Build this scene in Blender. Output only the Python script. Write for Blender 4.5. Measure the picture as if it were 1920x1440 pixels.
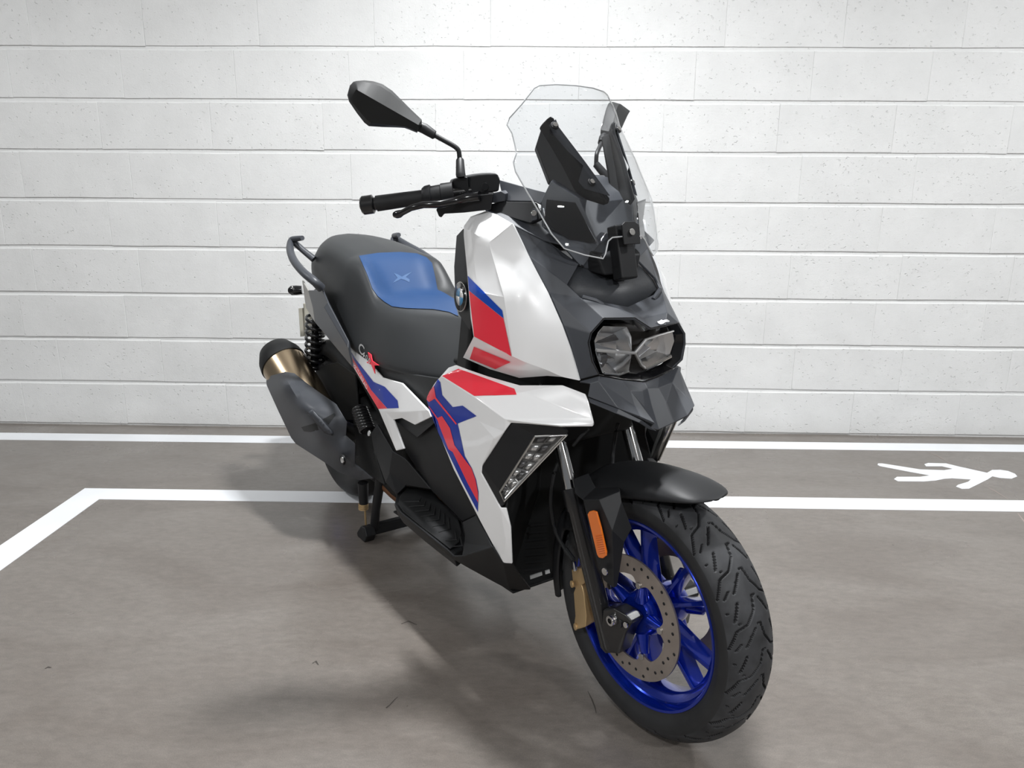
import bpy, bmesh, math, random
import numpy as np
from mathutils import Vector, Matrix
from mathutils.bvhtree import BVHTree
from mathutils.geometry import delaunay_2d_cdt

for o in list(bpy.data.objects): bpy.data.objects.remove(o)
random.seed(4)
scene = bpy.context.scene
COL = scene.collection

# ------------------------------------------------------------------ camera
FPX, TH, ROLL, YAW, HC = 1455.4, .2499, -.0066, -.0239, 1.1406
f0 = Vector((math.sin(YAW), math.cos(YAW), 0)); r0 = Vector((math.cos(YAW), -math.sin(YAW), 0))
FW = f0*math.cos(TH) + Vector((0, 0, -1))*math.sin(TH)
d0 = FW.cross(r0)
RT = r0*math.cos(ROLL) + d0*math.sin(ROLL); DN = FW.cross(RT)
CAM = Vector((0, 0, HC))
cd = bpy.data.cameras.new('camera'); cam = bpy.data.objects.new('camera', cd); COL.objects.link(cam)
cd.sensor_width = 36; cd.lens = FPX/1920*36; cd.clip_start = .05
M = Matrix((RT, -DN, -FW)).transposed().to_4x4(); M.translation = CAM
cam.matrix_world = M
scene.camera = cam

# ------------------------------------------------------------------ light
w = bpy.data.worlds.new('world'); scene.world = w; w.use_nodes = True
w.node_tree.nodes['Background'].inputs[0].default_value = (.93, .96, 1, 1)
w.node_tree.nodes['Background'].inputs[1].default_value = .15
vs = scene.view_settings
vs.view_transform = 'Standard'; vs.look = 'None'; vs.exposure = 0; vs.gamma = 1; vs.use_curve_mapping = False
CEIL = 2.7
# round ceiling lamps: x, y, diameter, watts
LAMPS = [(-.05, 2.0, .18, 76), (-2.65, 2.0, .26, 22), (2.55, 2.0, .26, 42),
         (-2.65, -1.2, .26, 60), (-.05, -1.2, .26, 46), (2.55, -1.2, .26, 84)]
def area(loc, d, power, col=(.975, .99, 1)):
    l = bpy.data.lights.new('lamp_light', 'AREA'); l.shape = 'DISK'; l.size = d
    l.energy = power; l.color = col
    o = bpy.data.objects.new('lamp_light', l); COL.objects.link(o); o.location = loc
    return o

# ------------------------------------------------------------------ helpers
def mat(name, col, rough=.5, metal=0., coat=0., spec=.5, bump=None, var=None, **kw):
    m = bpy.data.materials.new(name); m.use_nodes = True
    nt = m.node_tree; b = nt.nodes['Principled BSDF']
    b.inputs['Base Color'].default_value = (*col, 1); b.inputs['Roughness'].default_value = rough
    b.inputs['Metallic'].default_value = metal; b.inputs['Coat Weight'].default_value = coat
    b.inputs['Coat Roughness'].default_value = .04
    b.inputs['Specular IOR Level'].default_value = spec
    for k, v in kw.items(): b.inputs[k].default_value = v
    if bump or var:
        tc = nt.nodes.new('ShaderNodeTexCoord')
    if bump:
        sc, st, dist = bump
        n = nt.nodes.new('ShaderNodeTexNoise'); n.inputs['Scale'].default_value = sc; n.inputs['Detail'].default_value = 3
        nt.links.new(tc.outputs['Object'], n.inputs['Vector'])
        bp = nt.nodes.new('ShaderNodeBump'); bp.inputs['Strength'].default_value = st; bp.inputs['Distance'].default_value = dist
        nt.links.new(n.outputs['Fac'], bp.inputs['Height']); nt.links.new(bp.outputs['Normal'], b.inputs['Normal'])
    if var:
        sc, amt = var
        n = nt.nodes.new('ShaderNodeTexNoise'); n.inputs['Scale'].default_value = sc; n.inputs['Detail'].default_value = 5
        nt.links.new(tc.outputs['Object'], n.inputs['Vector'])
        r = nt.nodes.new('ShaderNodeValToRGB')
        r.color_ramp.elements[0].position = .3; r.color_ramp.elements[1].position = .7
        r.color_ramp.elements[0].color = (*[c*(1-amt) for c in col], 1); r.color_ramp.elements[1].color = (*[min(1, c*(1+amt)) for c in col], 1)
        nt.links.new(n.outputs['Fac'], r.inputs['Fac']); nt.links.new(r.outputs['Color'], b.inputs['Base Color'])
    return m

MT = dict(
    white=mat('white_paint', (.92, .922, .925), .3, coat=.6, spec=.5),
    grey=mat('slate_plastic', (.050, .054, .063), .42, spec=.45),
    tailgrey=mat('slate_paint', (.042, .046, .055), .4, coat=.15),
    black=mat('black_plastic', (.012, .0125, .014), .5, spec=.35),
    blackr=mat('rough_black_plastic', (.011, .0115, .012), .62, spec=.35),
    blackm=mat('black_metal', (.01, .01, .011), .3, metal=.0, coat=.4),
    gloss=mat('gloss_black', (.006, .006, .007), .16, coat=.5),
    seat=mat('seat_vinyl', (.026, .028, .030), .5, spec=.4, bump=(900, .12, .001)),
    blue_seat=mat('blue_vinyl', (.014, .048, .135), .58, spec=.3, bump=(900, .1, .001)),
    red=mat('red_decal', (.93, .036, .065), .3, coat=.25, spec=.3),
    blue=mat('blue_decal', (.003, .030, .34), .3, coat=.15, spec=.25),
    blue2=mat('bright_blue_decal', (.006, .07, .48), .25, coat=.4, spec=.35),
    rim=mat('blue_anodised', (.004, .03, .42), .2, metal=.65, coat=1.),
    rubber=mat('tyre_rubber', (.021, .0215, .023), .55, spec=.4, var=(9, .35)),
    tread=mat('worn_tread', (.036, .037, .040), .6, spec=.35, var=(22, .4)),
    groove=mat('groove_shade', (.006, .006, .007), .7, spec=.3),  # groove rubber, painted near-black to deepen the shade in the cuts
    rubmat=mat('mat_rubber', (.015, .0155, .0165), .6, spec=.35, var=(14, .3)),
    chrome=mat('chrome', (.8, .8, .8), .1, metal=1.),
    steel=mat('brushed_steel', (.55, .54, .52), .28, metal=1.),
    disc=mat('disc_steel', (.44, .39, .355), .38, metal=.85, var=(20, .12)),
    ti=mat('titanium_can', (.56, .44, .30), .27, metal=1.),
    gold=mat('gold_caliper', (.62, .44, .23), .42, metal=.55),
    orange=mat('orange_reflector', (.78, .17, .01), .25, coat=1.),
    rust=mat('brown_pipe', (.16, .07, .03), .6, metal=.3),
    hled=mat('headlight_chrome', (.74, .75, .76), .16, metal=1.),
    led=mat('reflector_chrome', (.74, .74, .73), .24, metal=.85),
    darkled=mat('dark_reflector', (.16, .16, .165), .22, metal=.8),
    plate=mat('plate_back', (.42, .40, .34), .6),
    tail_end=mat('lit_tail_grey', (.36, .35, .33), .45),  # tail panel colour lightened for the facet that catches the light
    silver=mat('silver_badge', (.62, .62, .62), .3, metal=.6),
    sticker=mat('sticker_grey', (.42, .43, .43), .5),
    badge_white=mat('badge_white', (.8, .8, .8), .25, coat=.6),
    badge_blue=mat('badge_blue', (.05, .26, .5), .25, coat=.6),
)
# clear sheet: transparent with fresnel gloss
def clear(name, tint, base=.04, rough=.02, power=5.):
    m = bpy.data.materials.new(name); m.use_nodes = True; nt = m.node_tree
    nt.nodes.remove(nt.nodes['Principled BSDF']); out = nt.nodes['Material Output']
    t = nt.nodes.new('ShaderNodeBsdfTransparent'); t.inputs[0].default_value = (*tint, 1)
    g = nt.nodes.new('ShaderNodeBsdfGlossy'); g.inputs['Roughness'].default_value = rough
    lw = nt.nodes.new('ShaderNodeLayerWeight'); lw.inputs[0].default_value = .5
    pw = nt.nodes.new('ShaderNodeMath'); pw.operation = 'POWER'; pw.inputs[1].default_value = power
    ma = nt.nodes.new('ShaderNodeMath'); ma.operation = 'MULTIPLY_ADD'; ma.inputs[1].default_value = .8; ma.inputs[2].default_value = base
    mx = nt.nodes.new('ShaderNodeMixShader')
    nt.links.new(lw.outputs['Facing'], pw.inputs[0]); nt.links.new(pw.outputs[0], ma.inputs[0])
    nt.links.new(ma.outputs[0], mx.inputs[0]); nt.links.new(t.outputs[0], mx.inputs[1]); nt.links.new(g.outputs[0], mx.inputs[2])
    nt.links.new(mx.outputs[0], out.inputs[0]); return m
MT['screen'] = clear('clear_screen', (.93, .937, .945), .035)
MT['lens'] = clear('clear_lens', (.97, .97, .975), .03)
MT['edge'] = mat('screen_edge', (.55, .56, .57), .12, coat=1.)

def link(name, me, m=None, parent=None, smooth=True):
    o = bpy.data.objects.new(name, me); COL.objects.link(o)
    if m is not None: me.materials.clear(); me.materials.append(MT[m] if isinstance(m, str) else m)
    if smooth:
        me.polygons.foreach_set('use_smooth', [True]*len(me.polygons))
    if parent is not None: o.parent = parent
    return o
def mesh(name, vs, fs):
    me = bpy.data.meshes.new(name); me.from_pydata([tuple(v) for v in vs], [], fs); me.update(); return me
def bevel(o, width, seg=2, ang=24):
    b = o.modifiers.new('bevel', 'BEVEL'); b.width = width; b.segments = seg; b.limit_method = 'ANGLE'
    b.angle_limit = math.radians(ang); b.harden_normals = True; b.use_clamp_overlap = True
    return o
def sharp(o, deg=32):
    o.data.set_sharp_from_angle(angle=math.radians(deg)); return o

# ---- the scooter's frame: x forward, y to its left, z up, origin below the front axle
PSI = .63; ORG = Vector((.2742, 1.489, 0))
BF = Vector((math.sin(PSI), -math.cos(PSI), 0)); BL = Vector((math.cos(PSI), math.sin(PSI), 0)); BU = Vector((0, 0, 1))
B3 = Matrix((BF, BL, BU))
CB = B3 @ (CAM-ORG)                       # camera in the scooter's frame
def ray(px, py):
    return B3 @ (RT*(px-960) + DN*(py-720) + FW*FPX)
def P(px, py, y=None, x=None, z=None):
    """photo pixel + one known coordinate -> point in the scooter's frame"""
    d = ray(px, py)
    if y is not None: t = (y-CB.y)/d.y
    elif x is not None: t = (x-CB.x)/d.x
    else: t = (z-CB.z)/d.z
    return CB + d*t
def crop(x0, y0, s):
    def g(X, Y, y=None, x=None, z=None): return P(x0+X/s, y0+Y/s, y, x, z)
    g.px = lambda X, Y: (x0+X/s, y0+Y/s)
    return g
A1 = crop(600, 120, 4.8); A2 = crop(860, 140, 4.3636); A3 = crop(820, 380, 3.84); A4 = crop(1000, 540, 5.647)
A5 = crop(500, 400, 4.8); A6 = crop(480, 600, 4.571); A7 = crop(780, 660, 5.333); A8 = crop(600, 780, 4.)
C1 = crop(1000, 880, 4.); C2 = crop(1000, 1080, 4.); C3 = crop(900, 780, 4.174)
def mir(v): return Vector((v[0], -v[1], v[2]))

root = bpy.data.objects.new('motor_scooter', None); COL.objects.link(root)
root.location = ORG; root.rotation_euler = (0, 0, PSI-math.pi/2)
root['label'] = 'white, red and blue motor scooter with blue wheels and clear windscreen'
root['category'] = 'motor scooter'

def face_out(me, ref=None, tri=False):
    """make an open sheet's normals consistent and turned to the outside"""
    bm = bmesh.new(); bm.from_mesh(me)
    bmesh.ops.remove_doubles(bm, verts=bm.verts, dist=1e-6)
    bmesh.ops.recalc_face_normals(bm, faces=bm.faces)
    s = 0
    for f in bm.faces:
        c = f.calc_center_median()
        t = (CB - c) if ref is None else (c - Vector(ref))
        s += f.calc_area()*f.normal.dot(t.normalized())
    if s < 0: bmesh.ops.reverse_faces(bm, faces=bm.faces)
    if tri: bmesh.ops.triangulate(bm, faces=bm.faces)
    bm.to_mesh(me); bm.free(); me.update()
def flipmesh(me, name):
    m2 = me.copy(); m2.name = name
    bm = bmesh.new(); bm.from_mesh(m2)
    for v in bm.verts: v.co.y = -v.co.y
    bmesh.ops.reverse_faces(bm, faces=bm.faces); bm.to_mesh(m2); bm.free(); m2.update(); return m2
def sheet(name, pts, faces, m, parent=None, th=.004, bev=.002, both=False, ref=None, seg=2, sub=0, ang=24, tri=False):
    """thin shell panel; pts dict or list; both: also the mirror image on the other side"""
    parent = root if parent is None else parent
    if isinstance(pts, dict):
        ks = list(pts); ix = {k: i for i, k in enumerate(ks)}
        pts = [pts[k] for k in ks]; faces = [[ix[k] for k in f.split()] for f in faces]
    me = mesh(name, pts, faces); face_out(me, ref, tri)
    out = []
    for s in ((0, 1) if both else (0,)):
        mm = me if s == 0 else flipmesh(me, name)
        o = link(name, mm, m, parent)
        if sub:
            q = o.modifiers.new('sub', 'SUBSURF'); q.levels = sub; q.render_levels = sub
        if th:
            q = o.modifiers.new('shell', 'SOLIDIFY'); q.thickness = th; q.offset = -1; q.use_even_offset = False
        if bev: bevel(o, bev, seg, ang)
        out.append(o)
    return out if both else out[0]
def solid(name, pts, faces, m, parent=None, bev=.002, both=False, seg=2, ang=24):
    """closed body"""
    parent = root if parent is None else parent
    me = mesh(name, pts, faces)
    bm = bmesh.new(); bm.from_mesh(me); bmesh.ops.recalc_face_normals(bm, faces=bm.faces); bm.to_mesh(me); bm.free(); me.update()
    out = []
    for s in ((0, 1) if both else (0,)):
        mm = me if s == 0 else flipmesh(me, name)
        o = link(name, mm, m, parent)
        if bev: bevel(o, bev, seg, ang)
        out.append(o)
    return out if both else out[0]
def prism(name, ring, off, m, parent=None, bev=.002, both=False, seg=2, scale=1.):
    """outline of 3D points pushed along a vector"""
    n = len(ring); ring = [Vector(p) for p in ring]; off = Vector(off)
    c = sum(ring, Vector())/n
    vs_ = ring + [c+(p-c)*scale+off for p in ring]
    fs = [list(range(n)), list(range(2*n-1, n-1, -1))] + [[i, (i+1) % n, n+(i+1) % n, n+i] for i in range(n)]
    return solid(name, vs_, fs, m, parent, bev, both, seg)
def box(name, c, s, m, parent=None, bev=.003, rot=None, both=False):
    c = Vector(c); vs_ = [Vector((x*s[0]/2, y*s[1]/2, z*s[2]/2)) for x in (-1, 1) for y in (-1, 1) for z in (-1, 1)]
    if rot: R_ = Matrix.Rotation(math.radians(rot[1]), 3, rot[0]); vs_ = [R_ @ v for v in vs_]
    return solid(name, [c+v for v in vs_], [(0, 1, 3, 2), (4, 6, 7, 5), (0, 4, 5, 1), (2, 3, 7, 6), (0, 2, 6, 4), (1, 5, 7, 3)], m, parent, bev, both)
def frame_along(d, up=(0, 0, 1)):
    d = d.normalized(); u = Vector(up)
    if abs(d.dot(u)) > .97: u = Vector((1, 0, 0))
    s = d.cross(u).normalized(); return s, s.cross(d).normalized()
def catmull(ps, n):
    out = []
    for i in range(len(ps)-1):
        p0 = ps[max(i-1, 0)]; p1 = ps[i]; p2 = ps[i+1]; p3 = ps[min(i+2, len(ps)-1)]
        for k in range(n):
            t = k/n
            out.append(.5*((2*p1)+(p2-p0)*t+(2*p0-5*p1+4*p2-p3)*t*t+(3*p1-p0-3*p2+p3)*t**3))
    out.append(ps[-1]); return out
def tube_mesh(name, ps, r, n=12, smooth=0, flat=1., up=(0, 0, 1)):
    """swept tube; r number or list; flat squashes the second axis"""
    ps = [Vector(p) for p in ps]; rr = [r]*len(ps) if not isinstance(r, (list, tuple)) else list(r)
    if smooth:
        ps = catmull([Vector((*p, )) for p in ps], smooth)
        rr = list(np.interp(np.linspace(0, len(rr)-1, len(ps)), range(len(rr)), rr))
    vs_, fs = [], []
    for i, p in enumerate(ps):
        d = (ps[min(i+1, len(ps)-1)]-ps[max(i-1, 0)])
        s, u = frame_along(d, up)
        for k in range(n):
            a = 2*math.pi*k/n; vs_.append(p + s*math.cos(a)*rr[i] + u*math.sin(a)*rr[i]*flat)
    for i in range(len(ps)-1):
        for k in range(n):
            fs.append((i*n+k, i*n+(k+1) % n, (i+1)*n+(k+1) % n, (i+1)*n+k))
    fs.append(tuple(range(n-1, -1, -1))); e = (len(ps)-1)*n; fs.append(tuple(range(e, e+n)))
    return mesh(name, vs_, fs)
def tube(name, ps, r, m, parent=None, n=12, smooth=0, both=False, flat=1., up=(0, 0, 1), sh=40):
    parent = root if parent is None else parent
    me = tube_mesh(name, ps, r, n, smooth, flat, up)
    bm = bmesh.new(); bm.from_mesh(me); bmesh.ops.recalc_face_normals(bm, faces=bm.faces); bm.to_mesh(me); bm.free()
    out = []
    for s in ((0, 1) if both else (0,)):
        o = link(name, me if s == 0 else flipmesh(me, name), m, parent); sharp(o, sh); out.append(o)
    return out if both else out[0]
def lathe(name, prof, m, parent, c=(0, 0, 0), axis='y', n=64, sh=35, closed=True):
    """prof: (radius, offset along axis) list, closed ring by default"""
    vs_, fs = [], []; k = len(prof); c = Vector(c)
    for i in range(n):
        a = 2*math.pi*i/n
        for r, o in prof:
            v = Vector((r*math.cos(a), o, r*math.sin(a))) if axis == 'y' else Vector((r*math.cos(a), r*math.sin(a), o))
            vs_.append(c+v)
    for i in range(n):
        j = (i+1) % n
        for q in range(k if closed else k-1):
            p = (q+1) % k
            fs.append((i*k+q, i*k+p, j*k+p, j*k+q))
    me = mesh(name, vs_, fs)
    bm = bmesh.new(); bm.from_mesh(me); bmesh.ops.remove_doubles(bm, verts=bm.verts, dist=1e-7)
    bmesh.ops.recalc_face_normals(bm, faces=bm.faces); bm.to_mesh(me); bm.free()
    o = link(name, me, m, parent); sharp(o, sh); return o
def disc(name, c, ax, r, h, m, parent=None, n=20, bev=.0008, hole=0):
    """short cylinder (bolt head, cap) centred at c along ax"""
    parent = root if parent is None else parent
    c = Vector(c); ax = Vector(ax).normalized(); s, u = frame_along(ax)
    ring = [c + s*math.cos(2*math.pi*k/n)*r + u*math.sin(2*math.pi*k/n)*r for k in range(n)]
    o = prism(name, ring, ax*h, m, parent, bev)
    return o
def screw(c, ax, r, parent, m='steel'):
    ax = Vector(ax).normalized()
    o = disc('screw', c, ax, r, r*.5, m, parent, 14, r*.12)
    return o

# decals and prints laid on panels: outline in photo pixels, dropped along the view ray on the panel itself
def bvh_of(objs):
    vs_, fs = [], []
    for o in objs:
        b = len(vs_); vs_ += [v.co.copy() for v in o.data.vertices]; fs += [[b+i for i in p.vertices] for p in o.data.polygons]
    return BVHTree.FromPolygons(vs_, fs)
def decal(name, outline, objs, m, parent, lift=.0009, step=9., both=None):
    bv = bvh_of(objs)
    pts = []
    n = len(outline)
    for i in range(n):
        a, b = Vector(outline[i]), Vector(outline[(i+1) % n]); k = max(1, int((b-a).length/step))
        pts += [a.lerp(b, t/k) for t in range(k)]
    nb = len(pts)
    xs = [p.x for p in pts]; ys = [p.y for p in pts]
    y = min(ys)+step*.5
    def inside(q):
        c = False
        for i in range(nb):
            a, b = pts[i], pts[(i+1) % nb]
            if (a.y > q.y) != (b.y > q.y) and q.x < (b.x-a.x)*(q.y-a.y)/(b.y-a.y)+a.x: c = not c
        return c
    inn = []
    while y < max(ys):
        x = min(xs)+step*.5
        while x < max(xs):
            q = Vector((x, y))
            if inside(q) and min((q-p).length for p in pts) > step*.45: inn.append(q)
            x += step
        y += step
    r = delaunay_2d_cdt(pts+inn, [(i, (i+1) % nb) for i in range(nb)], [list(range(nb))], 1, 1e-5)
    vs_, last = [], None
    for q in r[0]:
        d = ray(q.x, q.y).normalized()
        h, nn, _, _ = bv.ray_cast(CB, d)
        if h is None:
            h, nn, _, _ = bv.find_nearest(last if last else CB + d*2.2)
        if nn.dot(d) > 0: nn = -nn
        last = h
        vs_.append(h + nn*lift)
    me = mesh(name, vs_, [list(f) for f in r[2]])
    face_out(me)
    o = link(name, me, m, parent)
    if both is not None:
        link(name, flipmesh(me, name), m, both)
    return o
def text_mesh(s, size=1., bold=False):
    cu = bpy.data.curves.new('t', 'FONT'); cu.body = s; cu.size = size; cu.resolution_u = 3
    cu.align_x = 'CENTER'; cu.align_y = 'CENTER'; cu.offset = .012 if bold else 0
    cu.shear = 0.
    o = bpy.data.objects.new('t', cu); COL.objects.link(o)
    bpy.context.view_layer.update()
    me = bpy.data.meshes.new_from_object(o.evaluated_get(bpy.context.evaluated_depsgraph_get()))
    bpy.data.objects.remove(o); bpy.data.curves.remove(cu)
    return me
def lettering(name, s, c, ux, uy, m, parent, size, lift=.0008, bold=True, shear=0., wide=1.):
    """flat lettering in the plane spanned by ux, uy at c"""
    me = text_mesh(s, 1., bold); ux = Vector(ux).normalized(); uy = Vector(uy).normalized(); n = ux.cross(uy).normalized()
    for v in me.vertices:
        X, Y = v.co.x*size*wide, v.co.y*size
        v.co = Vector(c)+ux*(X+Y*shear)+uy*Y+n*lift
    me.update()
    return link(name, me, m, parent, smooth=False)

def smooth_panel(name, patches, m, parent=None, th=.005, step=11., both=True, sh=22):
    """patches: (outline px, control (px, py, y)); y is spread smoothly between the controls, patches meet in a crease"""
    parent = root if parent is None else parent
    V_, F_ = [], []
    for outline, ctrl in patches:
        c = np.array(ctrl, float); n = len(c)
        def U_(r): return np.where(r > 0, r*r*np.log(r+1e-9), 0)
        K_ = U_(np.hypot(c[:, None, 0]-c[None, :, 0], c[:, None, 1]-c[None, :, 1])/100)
        A_ = np.zeros((n+3, n+3)); A_[:n, :n] = K_+np.eye(n)*4e-3; A_[:n, n] = 1; A_[:n, n+1:] = c[:, :2]/100; A_[n:, :n] = A_[:n, n:].T
        w_ = np.linalg.solve(A_, np.concatenate([c[:, 2], [0, 0, 0]]))
        def ev(x, y): return float(U_(np.hypot(c[:, 0]-x, c[:, 1]-y)/100) @ w_[:n] + w_[n] + w_[n+1]*x/100 + w_[n+2]*y/100)
        pts = []
        for i in range(len(outline)):
            a, b = Vector(outline[i]), Vector(outline[(i+1) % len(outline)]); k = max(1, round((b-a).length/step)); pts += [a.lerp(b, t/k) for t in range(k)]
        nb_ = len(pts)
        def inside(q):
            r = False
            for i in range(nb_):
                a, b = pts[i], pts[(i+1) % nb_]
                if (a.y > q.y) != (b.y > q.y) and q.x < (b.x-a.x)*(q.y-a.y)/(b.y-a.y)+a.x: r = not r
            return r
        inn_ = []
        for iy, y in enumerate(np.arange(min(p.y for p in pts)+step/2, max(p.y for p in pts), step*.87)):
            for x in np.arange(min(p.x for p in pts)+(step/2 if iy % 2 else 0), max(p.x for p in pts), step):
                q = Vector((x, y))
                if inside(q) and min((q-p).length for p in pts) > step*.5: inn_.append(q)
        r = delaunay_2d_cdt(pts+inn_, [(i, (i+1) % nb_) for i in range(nb_)], [list(range(nb_))], 1, 1e-5)
        b0_ = len(V_); V_ += [P(q.x, q.y, ev(q.x, q.y)) for q in r[0]]; F_ += [[b0_+i for i in f] for f in r[2]]
    me = mesh(name, V_, F_)
    bm = bmesh.new(); bm.from_mesh(me); bmesh.ops.remove_doubles(bm, verts=bm.verts, dist=.0015); bm.to_mesh(me); bm.free()
    face_out(me)
    out = []
    for s_ in ((0, 1) if both else (0,)):
        o = link(name, me if s_ == 0 else flipmesh(me, name), m, parent); sharp(o, sh)
        q = o.modifiers.new('shell', 'SOLIDIFY'); q.thickness = th; q.offset = -1
        bevel(o, .0018, 2, 42)
        out.append(o)
    return out if both else out[0]
# ================================================================== the place
WY = 3.5624; BW, BH = .4967, .2133
def struct(o): o['kind'] = 'structure'; return o
def wray(px, py): return RT*(px-960) + DN*(py-720) + FW*FPX
def G(px, py, z=0.):
    d = wray(px, py); return CAM + d*((z-HC)/d.z)

def floor_material():
    m = bpy.data.materials.new('polished_concrete'); m.use_nodes = True; nt = m.node_tree; b = nt.nodes['Principled BSDF']
    tc = nt.nodes.new('ShaderNodeTexCoord')
    def noise(sc, det=5, dist=0., rough=.55, vec=None):
        n = nt.nodes.new('ShaderNodeTexNoise'); n.inputs['Scale'].default_value = sc; n.inputs['Detail'].default_value = det
        n.inputs['Distortion'].default_value = dist; n.inputs['Roughness'].default_value = rough
        nt.links.new(vec or tc.outputs['Object'], n.inputs['Vector']); return n
    def ramp(src, a, b_, p=(.3, .7)):
        r = nt.nodes.new('ShaderNodeValToRGB'); r.color_ramp.elements[0].position, r.color_ramp.elements[1].position = p
        r.color_ramp.elements[0].color = (*a, 1); r.color_ramp.elements[1].color = (*b_, 1)
        nt.links.new(src, r.inputs['Fac']); return r
    mp = nt.nodes.new('ShaderNodeMapping'); mp.inputs['Scale'].default_value = (1, 2.2, 1)
    nt.links.new(tc.outputs['Object'], mp.inputs['Vector'])
    big = ramp(noise(1.5, 6, .8, .6, mp.outputs[0]).outputs['Fac'], (.148, .128, .112), (.212, .191, .172))
    fine = ramp(noise(26, 6, .3, .7, mp.outputs[0]).outputs['Fac'], (.80, .80, .80), (1.10, 1.10, 1.10), (.28, .72))
    mx = nt.nodes.new('ShaderNodeMix'); mx.data_type = 'RGBA'; mx.blend_type = 'MULTIPLY'; mx.inputs['Factor'].default_value = 1
    nt.links.new(big.outputs[0], mx.inputs['A']); nt.links.new(fine.outputs[0], mx.inputs['B'])
    # dark scuffs
    sc = ramp(noise(7, 8, 1.2, .72).outputs['Fac'], (1, 1, 1), (.62, .58, .54), (.66, .74))
    m2 = nt.nodes.new('ShaderNodeMix'); m2.data_type = 'RGBA'; m2.blend_type = 'MULTIPLY'; m2.inputs['Factor'].default_value = .8
    nt.links.new(mx.outputs['Result'], m2.inputs['A']); nt.links.new(sc.outputs[0], m2.inputs['B'])
    # fine grit: light and dark grains
    gr = ramp(noise(420, 2, 0, .6).outputs['Fac'], (.86, .86, .86), (1.12, 1.12, 1.12), (.35, .68))
    m3 = nt.nodes.new('ShaderNodeMix'); m3.data_type = 'RGBA'; m3.blend_type = 'MULTIPLY'; m3.inputs['Factor'].default_value = 1.
    nt.links.new(m2.outputs['Result'], m3.inputs['A']); nt.links.new(gr.outputs[0], m3.inputs['B'])
    nt.links.new(m3.outputs['Result'], b.inputs['Base Color'])
    rr = ramp(noise(2.3, 5, .5).outputs['Fac'], (.22,)*3, (.42,)*3, (.3, .7))
    nt.links.new(rr.outputs[0], b.inputs['Roughness'])
    bp = nt.nodes.new('ShaderNodeBump'); bp.inputs['Strength'].default_value = .12; bp.inputs['Distance'].default_value = .004
    nt.links.new(noise(14, 6, .2, .6).outputs['Fac'], bp.inputs['Height']); nt.links.new(bp.outputs[0], b.inputs['Normal'])
    b.inputs['Specular IOR Level'].default_value = .5; b.inputs['Coat Weight'].default_value = .3; b.inputs['Coat Roughness'].default_value = .22
    return m
fl = link('floor', mesh('floor', [(-6, -4, 0), (6, -4, 0), (6, WY+.1, 0), (-6, WY+.1, 0)], [(0, 1, 2, 3)]), floor_material(), None, False)
struct(fl)

def wall_material():
    m = bpy.data.materials.new('painted_block'); m.use_nodes = True; nt = m.node_tree; b = nt.nodes['Principled BSDF']
    tc = nt.nodes.new('ShaderNodeTexCoord'); oi = nt.nodes.new('ShaderNodeObjectInfo')
    ad = nt.nodes.new('ShaderNodeVectorMath'); ad.operation = 'ADD'
    sc = nt.nodes.new('ShaderNodeVectorMath'); sc.operation = 'SCALE'; sc.inputs[3].default_value = 37.
    cb = nt.nodes.new('ShaderNodeCombineXYZ')
    for i in range(3): nt.links.new(oi.outputs['Random'], cb.inputs[i])
    nt.links.new(cb.outputs[0], sc.inputs[0]); nt.links.new(tc.outputs['Object'], ad.inputs[0]); nt.links.new(sc.outputs[0], ad.inputs[1])
    def noise(s, det, rough=.6):
        n = nt.nodes.new('ShaderNodeTexNoise'); n.inputs['Scale'].default_value = s; n.inputs['Detail'].default_value = det
        n.inputs['Roughness'].default_value = rough; nt.links.new(ad.outputs[0], n.inputs['Vector']); return n.outputs['Fac']
    # small pores where two noises meet
    pit = nt.nodes.new('ShaderNodeValToRGB'); pit.color_ramp.elements[0].position = .25; pit.color_ramp.elements[1].position = .335
    nt.links.new(noise(80, 2, .5), pit.inputs['Fac'])
    fld = nt.nodes.new('ShaderNodeMath'); fld.operation = 'MULTIPLY_ADD'; fld.inputs[1].default_value = .5
    nt.links.new(noise(190, 4, .7), fld.inputs[0]); nt.links.new(pit.outputs[0], fld.inputs[2])
    a2 = nt.nodes.new('ShaderNodeMath'); a2.operation = 'MULTIPLY_ADD'; a2.inputs[1].default_value = .8
    nt.links.new(noise(16, 3), a2.inputs[0]); nt.links.new(fld.outputs[0], a2.inputs[2])
    bp = nt.nodes.new('ShaderNodeBump'); bp.inputs['Strength'].default_value = .7; bp.inputs['Distance'].default_value = .0032
    nt.links.new(a2.outputs[0], bp.inputs['Height']); nt.links.new(bp.outputs[0], b.inputs['Normal'])
    r = nt.nodes.new('ShaderNodeValToRGB'); r.color_ramp.elements[0].position = .3; r.color_ramp.elements[1].position = .65
    r.color_ramp.elements[0].color = (.70, .705, .70, 1); r.color_ramp.elements[1].color = (.755, .76, .755, 1)
    nt.links.new(noise(5, 5), r.inputs['Fac'])
    nt.links.new(r.outputs[0], b.inputs['Base Color']); b.inputs['Roughness'].default_value = .6
    b.inputs['Specular IOR Level'].default_value = .3
    return m
WM = wall_material()
wall = link('wall_back', mesh('wall_back', [(-6, WY+.0055, 0), (6, WY+.0055, 0), (6, WY+.0055, CEIL), (-6, WY+.0055, CEIL),
             (-6, WY+.15, 0), (6, WY+.15, 0), (6, WY+.15, CEIL), (-6, WY+.15, CEIL)],
            [(0, 1, 2, 3), (5, 4, 7, 6), (0, 3, 7, 4), (1, 5, 6, 2), (3, 2, 6, 7), (0, 4, 5, 1)]), WM, None, False)
struct(wall)
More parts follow.
